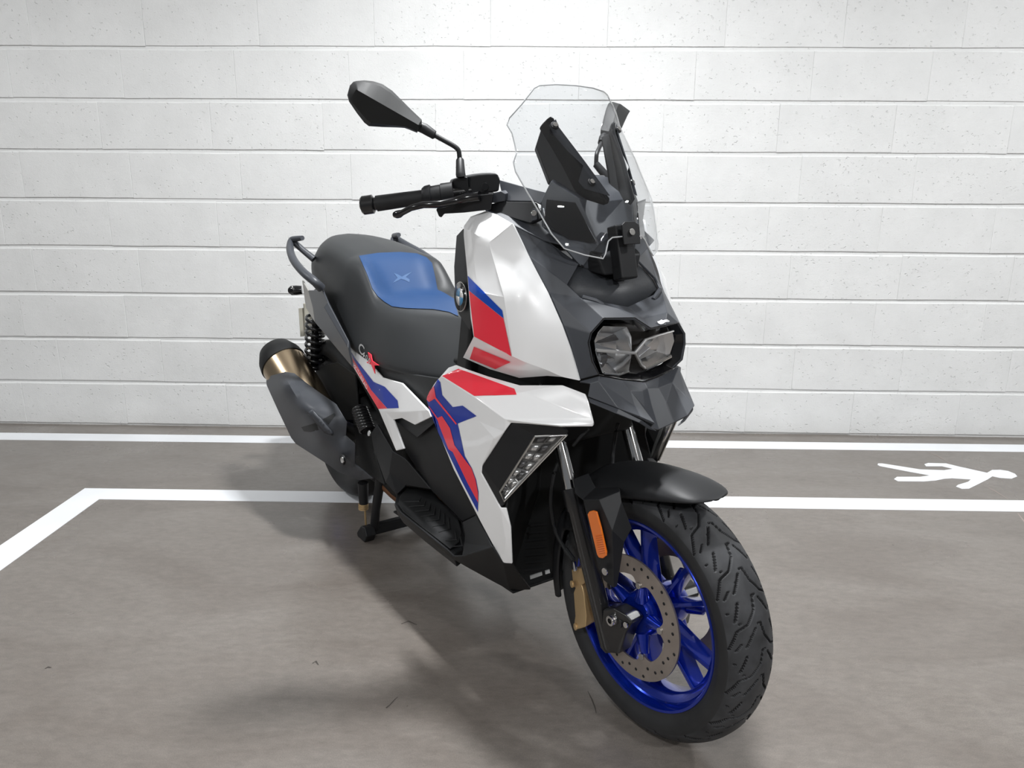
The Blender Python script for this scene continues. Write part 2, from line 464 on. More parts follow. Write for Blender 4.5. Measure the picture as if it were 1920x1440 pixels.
def block_mesh(i, w_, h_):
    rnd = random.Random(i); cz = .0055; d = .024
    xs = [-w_/2, -w_/2+.002]+[-w_/2+.002+(w_-.004)*k/4 for k in range(1, 4)]+[w_/2-.002, w_/2]; n = len(xs)
    rows_ = [(-h_/2, d, .0014), (-h_/2, cz*.7, .0014), (-h_/2+cz*.4, 0, .0012), (h_/2-cz, 0, .0014), (h_/2, cz, .0014), (h_/2, d, .0014)]
    vs_, fs = [], []
    for z0, yy, zj in rows_:
        for k, x in enumerate(xs): vs_.append((x, yy+(.0013 if k in (0, n-1) and yy == 0 else 0), z0+rnd.uniform(-zj, zj)))
    for r in range(5):
        for k in range(n-1): fs.append((r*n+k, r*n+k+1, (r+1)*n+k+1, (r+1)*n+k))
    fs.append([r*n for r in range(5, -1, -1)]); fs.append([r*n+n-1 for r in range(6)])
    me = mesh('brick', vs_, fs); bm = bmesh.new(); bm.from_mesh(me); bmesh.ops.recalc_face_normals(bm, faces=bm.faces); bm.to_mesh(me); bm.free()
    me.materials.append(WM); return me
BM = [block_mesh(i, BW-.0002, BH-.0115) for i in range(6)]
refs = {0: (218, 45), 1: (387, 140), 2: (235, 235), 3: (400, 327), 4: (252, 418), 5: (1442, 520), 6: (295, 592), 7: (225, 675), 8: (320, 757)}
nb = 0
for r in range(-5, 9):
    zc = (8-r-.5)*BH
    if zc+BH/2 > CEIL: continue
    if r in refs:
        d = wray(*refs[r]); X0 = (CAM+d*(WY/d.y)).x
    else: X0 = .07+(.24 if r % 2 else 0)
    for k in range(-12, 13):
        x = X0+(k+.5)*BW
        if abs(x) > 5.3: continue
        o = bpy.data.objects.new('brick', BM[(nb*7+r) % 6]); COL.objects.link(o); o.parent = wall; nb += 1
        o.location = (x, WY+random.uniform(-.001, .001), zc+random.uniform(-.0012, .0012)-(.002 if r == 8 else 0)+.003)
        o.rotation_euler = (random.uniform(-.003, .003), random.uniform(-.0025, .0025), 0)

ceil = link('ceiling', mesh('ceiling', [(-6, -4, CEIL), (6, -4, CEIL), (6, WY+.15, CEIL), (-6, WY+.15, CEIL)], [(0, 3, 2, 1)]),
            mat('ceiling_paint', (.75, .75, .74), .7), None, False); struct(ceil)

# ceiling lamps
MT['lamp_body'] = mat('lamp_housing', (.7, .7, .7), .5)
lg = mat('lamp_diffuser', (.9, .9, .9), .4); lg.node_tree.nodes['Principled BSDF'].inputs['Emission Color'].default_value = (1, .99, .975, 1)
lg.node_tree.nodes['Principled BSDF'].inputs['Emission Strength'].default_value = 20
where = ['above the scooter', 'above the square corner of the bay line', 'above the painted walking figure', 'far to the left behind the viewer', 'straight above the viewer', 'far to the right behind the viewer']
for (x, y, D_, pw), wh in zip(LAMPS, where):
    e = bpy.data.objects.new('ceiling_light', None); COL.objects.link(e); e.location = (x, y, CEIL)
    e['label'] = 'round white lamp on the ceiling ' + wh; e['category'] = 'ceiling light'; e['group'] = 'round ceiling lamps'
    lathe('housing', [(.0001, 0), (D_*.56, 0), (D_*.56, -.03), (D_*.50, -.045), (.0001, -.045)], 'lamp_body', e, axis='z', n=32)
    lathe('diffuser', [(.0001, -.045), (D_*.48, -.045), (D_*.44, -.062), (D_*.25, -.074), (.0001, -.078)], lg, e, axis='z', n=32)
    al = area((0, 0, -.084), D_*.94, pw); al.parent = e

# floor paint
MT['paint'] = mat('floor_paint', (.80, .82, .85), .42, var=(3, .05))
def marking(name, ring, label):
    me = mesh(name, [(*p[:2], .0012) for p in ring]+[(*p[:2], 0.) for p in ring],
              [list(range(len(ring)))]+[[i, i+len(ring), (i+1) % len(ring)+len(ring), (i+1) % len(ring)] for i in range(len(ring))])
    bm = bmesh.new(); bm.from_mesh(me); bmesh.ops.triangulate(bm, faces=[f for f in bm.faces if len(f.verts) > 4])
    bmesh.ops.recalc_face_normals(bm, faces=bm.faces)
    if sum(f.normal.z*f.calc_area() for f in bm.faces) < 0: bmesh.ops.reverse_faces(bm, faces=bm.faces)
    bm.to_mesh(me); bm.free()
    o = link(name, me, 'paint', None, False); o['label'] = label; o['category'] = 'floor marking'; return o
marking('painted_line', [(-5, 3.298), (5, 3.372), (5, 3.474), (-5, 3.398)], 'white painted line on the floor along the foot of the wall')
marking('painted_line', [(-1.598, 2.654), (5, 2.698), (5, 2.806), (-1.71, 2.757), (-1.711, -3), (-1.600, -3)], 'white painted bay line with a square corner, running behind the scooter')
S6 = lambda X, Y: G(1200+X/2.6667, 720+Y/2.6667)
fig = [(1190, 398), (1210, 398), (1300, 412), (1400, 428), (1520, 432), (1565, 425), (1510, 412), (1430, 412), (1422, 402), (1440, 396), (1530, 398), (1600, 415), (1735, 445), (1760, 431),
       (1800, 430), (1840, 436), (1875, 450), (1886, 463), (1858, 474), (1800, 470), (1762, 462), (1740, 477), (1700, 497), (1645, 524), (1610, 525), (1580, 513), (1590, 505), (1640, 490), (1655, 478),
       (1560, 472), (1520, 475), (1480, 483), (1420, 488), (1290, 487), (1270, 476), (1285, 465), (1400, 465), (1450, 458), (1350, 440), (1200, 411), (1188, 405)]
marking('walking_figure', [S6(*p) for p in fig], 'white painted walking figure lying between the two floor lines')

# crack and stains in the concrete, parts of the floor
MT['crack'] = mat('crack_filler', (.34, .28, .255), .6); MT['stain'] = mat('dark_stain', (.05, .043, .037), .6)
def floor_mark(name, pts, widths, m):
    ps = [G(*p) for p in pts]; vs_, fs = [], []
    for i, p in enumerate(ps):
        d = ps[min(i+1, len(ps)-1)]-ps[max(i-1, 0)]; n_ = Vector((-d.y, d.x, 0)).normalized()*widths[i]
        vs_ += [(p.x+n_.x, p.y+n_.y, .0006), (p.x-n_.x, p.y-n_.y, .0006)]
    for i in range(len(ps)-1): fs.append((2*i, 2*i+1, 2*i+3, 2*i+2))
    o = link(name, mesh(name, vs_, fs), m, fl, False)
    if o.data.polygons[0].normal.z < 0: o.data.flip_normals()
    return o
floor_mark('crack', [(1740, 847), (1762, 857), (1782, 869)], [.0008, .0022, .001], 'crack')
floor_mark('crack', [(1845, 910), (1868, 922), (1890, 936)], [.0008, .0022, .001], 'crack')
floor_mark('crack', [(1908, 962), (1918, 975), (1930, 990)], [.0012, .0028, .002], 'crack')
floor_mark('stain', [(724, 1328), (731, 1322), (740, 1312), (746, 1307)], [.0022, .0012, .0009, .0006], 'stain')
floor_mark('stain', [(1102, 1296), (1110, 1312), (1116, 1328), (1118, 1338)], [.0006, .0016, .0011, .0005], 'stain')
floor_mark('stain', [(586, 1244), (592, 1240), (597, 1247)], [.0015, .003, .001], 'stain')
floor_mark('stain', [(84, 1254), (90, 1251), (96, 1252)], [.001, .003, .001], 'stain')
floor_mark('stain', [(752, 1170), (766, 1165), (782, 1172)], [.0008, .002, .0008], 'stain')
# ================================================================== the scooter: bodywork
def symsheet(name, pts, faces, m, parent=None, th=.004, bev=.002, seg=2, ang=24, left=None):
    """pts dict on the right half (y <= 0), y = 0 shared; returns one sheet over both sides"""
    ks = list(pts); vs_ = []; ir = {}; il = {}
    for k in ks:
        v = Vector(pts[k])
        if abs(v.y) < 1e-4: v.y = 0
        ir[k] = len(vs_); vs_.append(v)
        if v.y == 0: il[k] = ir[k]
        else: il[k] = len(vs_); vs_.append(Vector(left[k]) if left and k in left else mir(v))
    fs = []
    for f in faces:
        a = f.split(); fs.append([ir[k] for k in a]); fs.append([il[k] for k in reversed(a)])
    return sheet(name, vs_, fs, m, parent, th, bev, seg=seg, ang=ang)

# ---- upper white side panels
U = dict(T0=A3(350, 60, -.165), T1=A3(240, 100, -.18), L0=A3(190, 170, -.195), L1=A3(190, 240, -.20), L2=A3(215, 500, -.215), L3=A3(240, 830, -.225),
         L4=A3(262, 965, -.226), LB=A3(185, 1115, -.205), B1=A3(380, 1200, -.192), B2=A3(590, 1260, -.178), B3=A3(790, 1245, -.163), B4=A3(900, 1255, -.152),
         W5=A3(1020, 1280, -.14), Ca=A3(240, 205, -.206), Cb=A3(290, 640, -.229), Da=A3(370, 290, -.207), Db=A3(480, 680, -.222), E=A3(540, 1105, -.218),
         W0=A3(540, 150, -.185), W1=A3(650, 370, -.172), W2=A3(800, 650, -.160), W3=A3(900, 880, -.155), W4=A3(960, 1060, -.149),
         N1=A3(600, 640, -.205), N2=A3(720, 950, -.196))
def cp(c, *ps): return [(*c.px(X, Y), y) for X, Y, y in ps]
YP = {(350, 60): -.165, (430, 85): -.172, (540, 150): -.185, (650, 370): -.172, (800, 650): -.160, (900, 880): -.155, (960, 1060): -.149, (1020, 1280): -.14,
      (900, 1255): -.152, (790, 1205): -.172, (620, 1143): -.208, (540, 1105): -.219, (262, 965): -.227, (240, 830): -.226, (215, 500): -.214, (190, 240): -.199, (190, 170): -.194, (240, 100): -.178,
      (240, 205): -.206, (290, 640): -.2285, (370, 290): -.2065, (480, 680): -.222, (790, 1247): -.160, (590, 1262): -.174, (380, 1200): -.188, (185, 1115): -.203}
def fpatch(pts, extra=()):
    return [A3.px(*p) for p in pts], [(*A3.px(*p), YP[p]) for p in pts]+[(*A3.px(X, Y), y) for X, Y, y in extra]
upper = smooth_panel('side_fairing', [
    fpatch([(190, 170), (240, 100), (350, 60), (430, 85), (540, 150), (370, 290), (240, 205), (190, 240)]),
    fpatch([(190, 240), (240, 205), (290, 640), (480, 680), (540, 1105), (262, 965), (240, 830), (215, 500)]),
    fpatch([(240, 205), (370, 290), (480, 680), (290, 640)], [(330, 450, -.2135)]),
    fpatch([(370, 290), (540, 150), (650, 370), (800, 650), (900, 880), (960, 1060), (1020, 1280), (900, 1255), (790, 1205), (620, 1143), (540, 1105), (480, 680)], [(600, 640, -.2035), (720, 950, -.192)]),
    fpatch([(262, 965), (540, 1105), (620, 1143), (790, 1205), (900, 1255), (790, 1247), (590, 1262), (380, 1200), (185, 1115)])], 'white', sh=14)
def a3(*ps): return [A3.px(*p) for p in ps]
def a7(*ps): return [A7.px(*p) for p in ps]
def a8(*ps): return [A8.px(*p) for p in ps]
def a6(*ps): return [A6.px(*p) for p in ps]
def a5(*ps): return [A5.px(*p) for p in ps]
UR, UL = upper
decal('blue_stripe', a3((222, 527), (470, 775), (480, 832), (231, 632)), [UR], 'blue2', UR, both=UL, step=4, lift=.0013)
decal('red_stripe', a3((231, 634), (479, 834), (537, 1104), (268, 963)), [UR], 'red', UR, both=UL, step=4, lift=.0013)
decal('red_stripe', a3((266, 1035), (530, 1145), (420, 1196), (236, 1122)), [UR], 'red', UR, both=UL, step=4, lift=.0013)

# ---- lower white leg panels
K = dict(a=A7(106, 465, -.238), b=A7(180, 320, -.243), c=A7(330, 150, -.232), d=A7(400, 126, -.226), e=A7(530, 175, -.215), g=A7(720, 240, -.203), h=A7(1040, 330, -.185),
         i=A7(1460, 330, -.156), j=A7(1690, 420, -.136), k=A7(1720, 490, -.135), l=A7(1780, 715, -.138), m=A7(1770, 748, -.138), r0=A7(250, 240, -.252), r1=A7(590, 455, -.254),
         r2=A7(890, 672, -.248), q5=A7(1450, 738, -.186), q0=A7(950, 712, -.238), q1=A7(880, 800, -.246), q2=A7(655, 1140, -.251), q3=A7(650, 1210, -.25),
         u2=A7(124, 560, -.242), u1=A8(1000, 400, -.252), u0=A8(1200, 790, -.237), v0=A8(1352, 690, -.234), s0=A8(1400, 690, -.223), s1=A8(1430, 830, -.215), s2=A8(1440, 1110, -.197),
         s3=A8(1370, 1105, -.206), v1=A8(1392, 940, -.216), z0=A7(640, 700, -.256), z1=A7(780, 865, -.254), z2=A7(520, 880, -.256), w1=A7(1070, 402, -.2), w2=A7(1700, 655, -.145))
leg = sheet('leg_panel', K, ['a b r0', 'b c r0', 'r0 c d e', 'r0 e g r1', 'g h r1', 'r1 h w1', 'r1 w1 r2', 'h i j k w2 w1', 'w1 w2 l r2', 'k l w2', 'r2 l m q5 q0', 'a r0 r1 z0 u2', 'r1 r2 q0 q1 z1 z0',
            'z0 z1 q2 z2', 'z1 q1 q2', 'u2 z0 z2 u1', 'z2 q2 u1', 'u1 q2 q3 u0', 'u0 q3 v0 v1 s3', 'v0 s0 s1 v1', 'v1 s1 s2 s3'], 'white', th=.005, bev=.0025, both=True, ang=16, tri=True)
LR, LL = leg
decal('red_stripe', a7((425, 168), (985, 370), (1008, 428), (585, 441), (262, 241)), [LR], 'red', LR, both=LL, step=4)
decal('blue_stripe', a7((222, 272), (245, 300), (265, 430), (370, 550), (470, 535), (608, 640), (420, 715), (490, 1040), (560, 1160), (603, 1275))
      + a8((1190, 570), (1186, 718), (1060, 478), (880, 105)) + a7((215, 800), (150, 640), (128, 540), (110, 475), (190, 330)), [LR], 'blue', LR, both=LL, step=5)
decal('red_stripe', a7((184, 340), (204, 452), (414, 716), (405, 726), (192, 466), (136, 500), (112, 476), (122, 420)), [LR], 'red', LR, lift=.0015, both=LL, step=5)
decal('red_stripe', a7((215, 660), (265, 640), (345, 760), (390, 930), (490, 1070), (560, 1162), (600, 1275)) + a8((1188, 570), (1190, 648), (1110, 500), (1000, 270)) + a7((330, 970), (240, 740)),
      [LR], 'red', LR, lift=.0015, both=LL, step=5)
decal('red_stripe', a7((128, 540), (140, 545), (222, 660), (232, 700), (215, 672)), [LR], 'red', LR, lift=.0015, both=LL, step=5)

# ---- front cowl between the side panels
q = dict(W0=U['W0'], W1=U['W1'], W2=U['W2'], W3=U['W3'], W4=U['W4'], W5=U['W5'])
for k in q: q[k] = q[k] + Vector((-.006, .004, -.001))
q.update(t0=A3(760, 250, -.13), h1=A3(1020, 440, -.082), h0=A3(1290, 490, 0), i2=A3(935, 590, -.122), i1=A3(1040, 690, -.111), m0=A3(1371, 748, 0), m1=A4(1165, 320, 0),
         e=mir(A4(1420, 260, .062)), b0=A4(1245, 430, 0), b1=A4(1080, 322, -.045), b2=A4(750, 325, -.1), b3=A4(615, 480, -.122), b4=A4(590, 580, -.127), b5=A4(630, 780, -.122), b6=A4(700, 918, -.107))
LF = dict(b1=A4(1400, 402, .042), b2=A4(1540, 370, .1), b3=A4(1610, 485, .124), b4=A4(1613, 590, .127), b5=A4(1582, 760, .12), b6=A4(1480, 855, .103), b65=A4(1330, 925, .053), e=A4(1420, 260, .062))
q['e'] = A4(905, 218, -.062)
cowl = symsheet('front_cowl', q, ['W0 t0 W1', 't0 h1 i2 W1', 'W1 i2 i1 W2', 'W2 i1 b2 b3', 'i1 m0 m1 e', 'e m1 b0 b1', 'e b1 b2', 'i1 e b2', 'W2 b3 W3', 'W3 b3 b4 W4', 'W4 b4 b5 W5', 'W5 b5 b6'],
                'grey', th=.005, bev=.007, seg=4, ang=8, left=LF)
MT['grille'] = mat('woven_plastic', (.040, .043, .049), .5)
nt = MT['grille'].node_tree; tcn = nt.nodes.new('ShaderNodeTexCoord'); ck = nt.nodes.new('ShaderNodeTexChecker'); ck.inputs['Scale'].default_value = 240
bpn = nt.nodes.new('ShaderNodeBump'); bpn.inputs['Strength'].default_value = .5; bpn.inputs['Distance'].default_value = .001
nt.links.new(tcn.outputs['Object'], ck.inputs[0]); nt.links.new(ck.outputs['Fac'], bpn.inputs['Height']); nt.links.new(bpn.outputs[0], nt.nodes['Principled BSDF'].inputs['Normal'])
dn = Vector((-.006, 0, -.006))
symsheet('hood_insert', {k: Vector(q[k])+dn for k in ('h1', 'i2', 'i1', 'm0', 'h0')}, ['h0 h1 i2 i1 m0'], 'grille', cowl, th=.003, bev=0)
tube('hood_rib', [A3(1035, 690, -.108)+Vector((.003, 0, .003)), A3(1130, 715, -.085)+Vector((.003, 0, .003)), A3(1190, 735, -.07)], .005, 'grey', cowl, n=8, both=True)

# ---- headlight
BZ = dict(b0=q['b0'], b1=q['b1'], b2=q['b2'], b3=q['b3'], b4=q['b4'], b5=q['b5'], b6=q['b6'], b65=A4(930, 960, -.055), b7=A4(1170, 985, 0))
inn = {}
cen = Vector((-.085, 0, .815))
for k, v in BZ.items():
    d = (v-cen); s = .86 if k in ('b2', 'b3', 'b4', 'b5', 'b6') else .84
    inn[k+'i'] = Vector((v.x-.022, v.y*s, cen.z+d.z*(s-.03)))
LFi = {k+'i': Vector((v.x-.022, v.y*.86, cen.z+(v.z-cen.z)*.83)) for k, v in LF.items()}
order = ['b0', 'b1', 'b2', 'b3', 'b4', 'b5', 'b6', 'b65', 'b7']
pts = dict(BZ); pts.update(inn)
bez = symsheet('headlight_bezel', pts, [f'{a} {b} {b}i {a}i' for a, b in zip(order, order[1:])], 'gloss', th=.003, bev=.0015, ang=20, left={**LF, **{k+'i': Vector((v.x-.022, v.y*.86, cen.z+(v.z-cen.z)*.83)) for k, v in LF.items()}})
hl = link('headlight', mesh('headlight', [(0, 0, 0)], []), 'black', root)     # replaced below by the bowl mesh
bowl = {k: Vector((v.x-.055, v.y*.9, cen.z+(v.z-cen.z)*.85)) for k, v in inn.items()}
ri = [k+'i' for k in order]
bp_ = dict(inn); bp_.update({k+'B': bowl[k] for k in ri}); bp_['c'] = Vector((-.15, 0, .815))
bpy.data.objects.remove(hl)
hl = symsheet('headlight', bp_, [f'{a} {b} {b}B {a}B' for a, b in zip(ri, ri[1:])] + [f'{a}B {b}B c' for a, b in zip(ri, ri[1:])], 'black', th=.002, bev=0)
# two reflector lobes, each a faceted bowl with a bright rim and a divider
def lobe(pts, back, sgn):
    ring = [A4(X, Y, y) for X, Y, y in pts]; n = len(ring)
    c = sum(ring, Vector())/n
    inr = [c.lerp(v, .62)+Vector((-back*.75, 0, 0)) for v in ring]
    vs_ = ring+inr+[c+Vector((-back, 0, 0))]
    fs = [[i, (i+1) % n, n+(i+1) % n, n+i] for i in range(n)]+[[n+i, n+(i+1) % n, 2*n] for i in range(n)]
    o = sheet('reflector', vs_, fs, 'hled', hl, th=.0015, bev=.0015, ang=20)
    return o, c
rl, cl = lobe([(652, 560, -.108), (690, 470, -.104), (745, 408, -.098), (990, 415, -.042), (1040, 520, -.02), (1042, 690, -.008), (1010, 880, -.03), (900, 915, -.055), (735, 898, -.1), (668, 690, -.108)], .035, -1)
rr_, cr = lobe([(1062, 682, .0), (1182, 542, .02), (1300, 500, .048), (1472, 452, .086), (1492, 560, .09), (1440, 715, .086), (1300, 790, .052), (1172, 848, .02), (1130, 800, .012)], .030, 1)
def strip3(ps, r, m='silver'): tube('light_strip', [A4(*p)+Vector((.004, 0, 0)) for p in ps], r, m, hl, n=8)
strip3([(650, 655, -.108), (980, 680, -.03), (1062, 684, 0)], .0036)
strip3([(1062, 684, 0), (1182, 544, .02)], .0034)
strip3([(1062, 684, 0), (1130, 815, .012), (1172, 850, .02)], .0034, 'steel')
strip3([(1172, 850, .02), (1300, 790, .052), (1440, 716, .086)], .0042, 'chrome')
strip3([(1182, 544, .02), (1300, 502, .048), (1472, 453, .086)], .0018)
strip3([(735, 898, -.1), (900, 916, -.055), (1000, 880, -.03)], .0022, 'chrome')
for lo, pts_ in ((rl, [(700, 600, -.09), (1010, 470, -.03), (980, 560, -.03), (830, 590, -.06)]), (rl, [(800, 700, -.07), (1010, 810, -.02), (960, 860, -.03), (830, 800, -.06)]), (rr_, [(1120, 785, .015), (1300, 640, .05), (1260, 640, .05), (1210, 610, .035)])):
    prism('shade_blade', [A4(X, Y, y)+Vector((-.016, 0, 0)) for X, Y, y in pts_], (-.012, 0, -.003), 'darkled', lo, .001)
lathe('bulb_shroud', [(.012, 0), (.016, .004), (.016, .014), (.011, .016), (.011, .004)], 'darkled', rl, cl+Vector((-.026, -.02, -.02)), n=24)
lens = symsheet('headlight_lens', {**{k: v+Vector((.012, 0, 0)) for k, v in inn.items()}, 'c': Vector((-.072, 0, .815))}, [f'{a} {b} c' for a, b in zip(ri, ri[1:])], 'lens', hl, th=0, bev=0)
decal('badge_mark', [A4.px(*p) for p in ((1308, 358), (1340, 348), (1352, 338), (1372, 345), (1412, 332), (1442, 352), (1430, 362), (1395, 364), (1372, 380), (1345, 386), (1322, 376))], [cowl], 'badge_white', cowl, lift=.001, step=4)

# ---- beak below the headlight
bk = dict(b6=q['b6']+Vector((0, 0, -.002)), b65=BZ['b65']+Vector((.002, 0, -.002)), b7=BZ['b7']+Vector((.002, 0, -.002)), k0=A4(690, 985, -.112), k1=A4(1030, 1085, -.058), k2=A4(1080, 1250, -.07), k3=A4(1140, 1365, -.075),
          k5=A4(1290, 1430, -.045), k4=A4(1330, 1500, 0), g1=A4(1250, 1240, 0), g0=A4(1205, 1060, 0), f1=A4(1180, 1060, -.02), f2=A4(1350, 1225, -.022)-Vector((0, 0, 0)), f3=A4(1420, 1395, -.018),
          s0=A4(575, 1150, -.13), s1=A4(900, 1275, -.1), W5=q['W5']+Vector((.002, 0, -.002)), t=A4(600, 1010, -.128))
bk['f2'] = bk['g1'] + Vector((.012, -.03, .004)); bk['f3'] = bk['k4']+Vector((.01, -.032, .012)); bk['f1'] = bk['g0']+Vector((.01, -.022, .0))
beak = symsheet('front_beak', bk, ['b6 b65 k1 k0', 'b65 b7 g0 f1', 'b65 f1 k1', 'f1 g0 g1 f2', 'f2 g1 k4 f3', 'k1 f1 f2', 'k1 f2 f3 k5', 'k1 k5 k3 k2', 'k0 k1 k2', 'k0 k2 k3 s1', 'W5 b6 k0 t', 't k0 s1 s0'],
                'grey', th=.006, bev=.004, seg=3, ang=8, left=dict(b6=LF['b6']+Vector((0, 0, -.002)), b65=LF['b65']+Vector((.002, 0, -.002))))
# lip under the beak and dark inner front
lip = sheet('beak_lip', dict(a=A4(575, 1155, -.128), b=A4(900, 1275, -.098), c=A4(1150, 1400, -.072), d=A4(1310, 1520, -.03), e=A4(1230, 1500, -.05), f=A4(1120, 1430, -.075), g=A4(880, 1330, -.105), h=A4(600, 1210, -.132)),
            ['a b g h', 'b c f g', 'c d e f'], 'grey', th=.004, bev=.0015, both=True)
# inner front wall behind the wheel, radiator side
fr = dict(t0=Vector((-.2, 0, .72)), t1=Vector((-.19, -.13, .70)), a1=Vector((-.26, -.2, .55)), a2=A8(1405, 700, -.218), a3=A8(1440, 1100, -.19), b1=A8(1400, 1300, -.12), b2=A8(1720, 1265, -.045),
          m1=Vector((-.40, 0, .62)), m2=Vector((-.42, 0, .40)), m3=Vector((-.37, 0, .17)))
front_in = symsheet('inner_shield', fr, ['t0 t1 a1 m1', 'm1 a1 a2 m2', 'a2 a3 b1 m2', 'm2 b1 m3'], 'blackr', th=.006, bev=.003)
for k in range(7):      # radiator fins seen in the dark behind the fork
    Y_ = 800+k*55
    decal('radiator_fin', a8((1530, Y_+14), (1690, Y_), (1690, Y_+16), (1530, Y_+30)), [front_in], 'black', front_in, lift=.006)
prism('reflective_sticker', [A8(1572, 1195, -.105), A8(1662, 1165, -.088), A8(1666, 1188, -.088), A8(1576, 1220, -.105)], (.004, -.002, 0), 'sticker', front_in, .0005)
prism('reflective_sticker', [A8(1685, 1157, -.085), A8(1720, 1147, -.078), A8(1724, 1172, -.078), A8(1688, 1182, -.085)], (.004, -.002, 0), 'sticker', front_in, .0005)

# ---- turn signals in the leg panels
I = dict(q0=A7(955, 716, -.236), q5=A7(1470, 750, -.179), q1=A7(880, 806, -.244), q2=A7(656, 1146, -.249), q3=A7(652, 1208, -.248), v0=A8(1352, 688, -.232), v2=A8(1385, 660, -.226),
         e0=A7(1190, 845, -.205), e1=A7(1510, 828, -.163), e2=A8(1350, 570, -.238), e3=A8(1380, 640, -.231), f0=A7(1520, 800, -.163))
hous = sheet('signal_housing', I, ['q0 q5 f0 e1 e0', 'q0 e0 e2 q2 q1', 'q2 e2 e3 v2 v0 q3'], 'black', th=.006, bev=.003, both=True, ang=14)
for side, hs in zip((0, 1), hous):
    fl_ = (lambda v: v) if side == 0 else mir
    e0, e1, e2, e3 = (fl_(I[k]) for k in ('e0', 'e1', 'e2', 'e3'))
    inw = Vector((-.02, .012*(1 if side == 0 else -1), 0))
    ring = [e0, e1, e3, e2]
    sg = sheet('turn_signal', [v+inw*.9 for v in ring]+ring, [(0, 1, 2, 3), (0, 4, 5, 1), (1, 5, 6, 2), (2, 6, 7, 3), (3, 7, 4, 0)], 'led', th=.001, bev=0, ref=None)
    # facets of the reflector
    for k in range(7):
        t0, t1 = k/7, (k+.86)/7
        def L_(t, s_): return (e2.lerp(e0, t)).lerp(e3.lerp(e1, t), s_)+inw*.55
        for (sa, sb) in ((.06, .52), (.55, .86)):
            a, b, c, d = L_(t0, sa), L_(t0, sb), L_(t1, sb), L_(t1, sa)
            mid = (a+b+c+d)/4-inw*.42
            sheet('facet', [a, b, c, d, mid], [(0, 1, 4), (1, 2, 4), (2, 3, 4), (3, 0, 4)], 'led' if (k+int(sa*9)) % 3 else 'darkled', sg, th=.0006, bev=0)
    sheet('signal_lens', [v-inw*.05 for v in ring], [(0, 1, 2, 3)], 'lens', sg, th=0, bev=0)
    tube('signal_rim', [e0, e1, e3, e2, e0], .0022, 'steel', sg, n=6)

# ---- inner leg shield with the round emblem
rp = dict(q0=A3(186, 185, -.188), q1=A3(136, 240, -.172), q2=A3(118, 460, -.178), q3=A3(124, 640, -.19), q4=A3(150, 800, -.197), q5=A3(235, 925, -.207), r1=A3(252, 830, -.216), r2=A3(225, 500, -.207), r3=A3(196, 240, -.194))
rpl = sheet('inner_leg_shield', rp, ['q0 q1 r3', 'q1 q2 r2 r3', 'q2 q3 r2', 'q3 q4 r1 r2', 'q4 q5 r1'], 'black', th=.02, bev=.003, both=True)
for side, par in zip((0, 1), rpl):
    fl_ = (lambda v: Vector(v)) if side == 0 else (lambda v: mir(Vector(v)))
    c = P(867, 556.5, -.206); n_ = Vector((-.13, -.985, .05)).normalized(); c = c + n_*.002
    ux = Vector((.985, -.13, 0)).normalized(); uy = n_.cross(ux).normalized()
    if uy.z < 0: uy = -uy
    R_ = .034
    def ringp(r, a, h): return fl_(c+ux*math.cos(a)*r+uy*math.sin(a)*r+n_*h)
    ca = [2*math.pi*k/32 for k in range(32)]
    em = prism('emblem', [ringp(R_, a, 0) for a in ca], fl_(n_)*.004 if side == 0 else mir(n_)*.004, 'steel', par, .0012)
    prism('emblem_ring', [ringp(R_*.93, a, .0035) for a in ca], (n_ if side == 0 else mir(n_))*.0012, 'gloss', em, 0)
    for k in range(4):
        aa = [k*math.pi/2+math.pi/2*t/8 for t in range(9)]
        prism('emblem_quarter', [ringp(0, 0, .0045)]+[ringp(R_*.58, a, .0045) for a in aa], (n_ if side == 0 else mir(n_))*.0006, 'badge_blue' if k % 2 else 'badge_white', em, 0)
    if side == 0:
        for ch, an in zip('BMW', (128, 90, 52)):
            a = math.radians(an); rd = ux*math.cos(a)+uy*math.sin(a); tg = ux*math.sin(a)-uy*math.cos(a)
            lettering('emblem_letter', ch, c+rd*R_*.75+n_*.0047, tg, rd, 'badge_white', em, .0115, lift=0.)

# ---- seat
SX = [-.56, -.62, -.70, -.80, -.90, -1.0, -1.07, -1.11, -1.145, -1.18, -1.22, -1.28, -1.36, -1.45, -1.54, -1.61, -1.66, -1.69]
ZT = [.800, .812, .816, .812, .808, .810, .816, .828, .862, .898, .928, .948, .963, .974, .976, .968, .948, .925]
WS = [.070, .090, .112, .135, .150, .152, .148, .148, .150, .152, .153, .150, .143, .134, .122, .105, .080, .045]
ZS = [.770, .780, .785, .783, .782, .782, .786, .796, .820, .848, .874, .895, .912, .925, .930, .925, .915, .905]
WB = [.120, .150, .170, .184, .190, .188, .185, .184, .183, .182, .180, .175, .166, .155, .140, .120, .090, .050]
ZB = [.660, .658, .652, .645, .640, .640, .645, .650, .656, .664, .676, .700, .735, .775, .815, .842, .858, .868]
def dense(a, n=90):
    t = np.linspace(0, len(a)-1, n); v = catmull([Vector((x, 0, 0)) for x in a], 8)
    return np.interp(t, np.linspace(0, len(a)-1, len(v)), [p.x for p in v])
NS = 90; sx, zt, wsd, zs, wb, zb = (dense(a, NS) for a in (SX, ZT, WS, ZS, WB, ZB))
vs_, fs = [], []
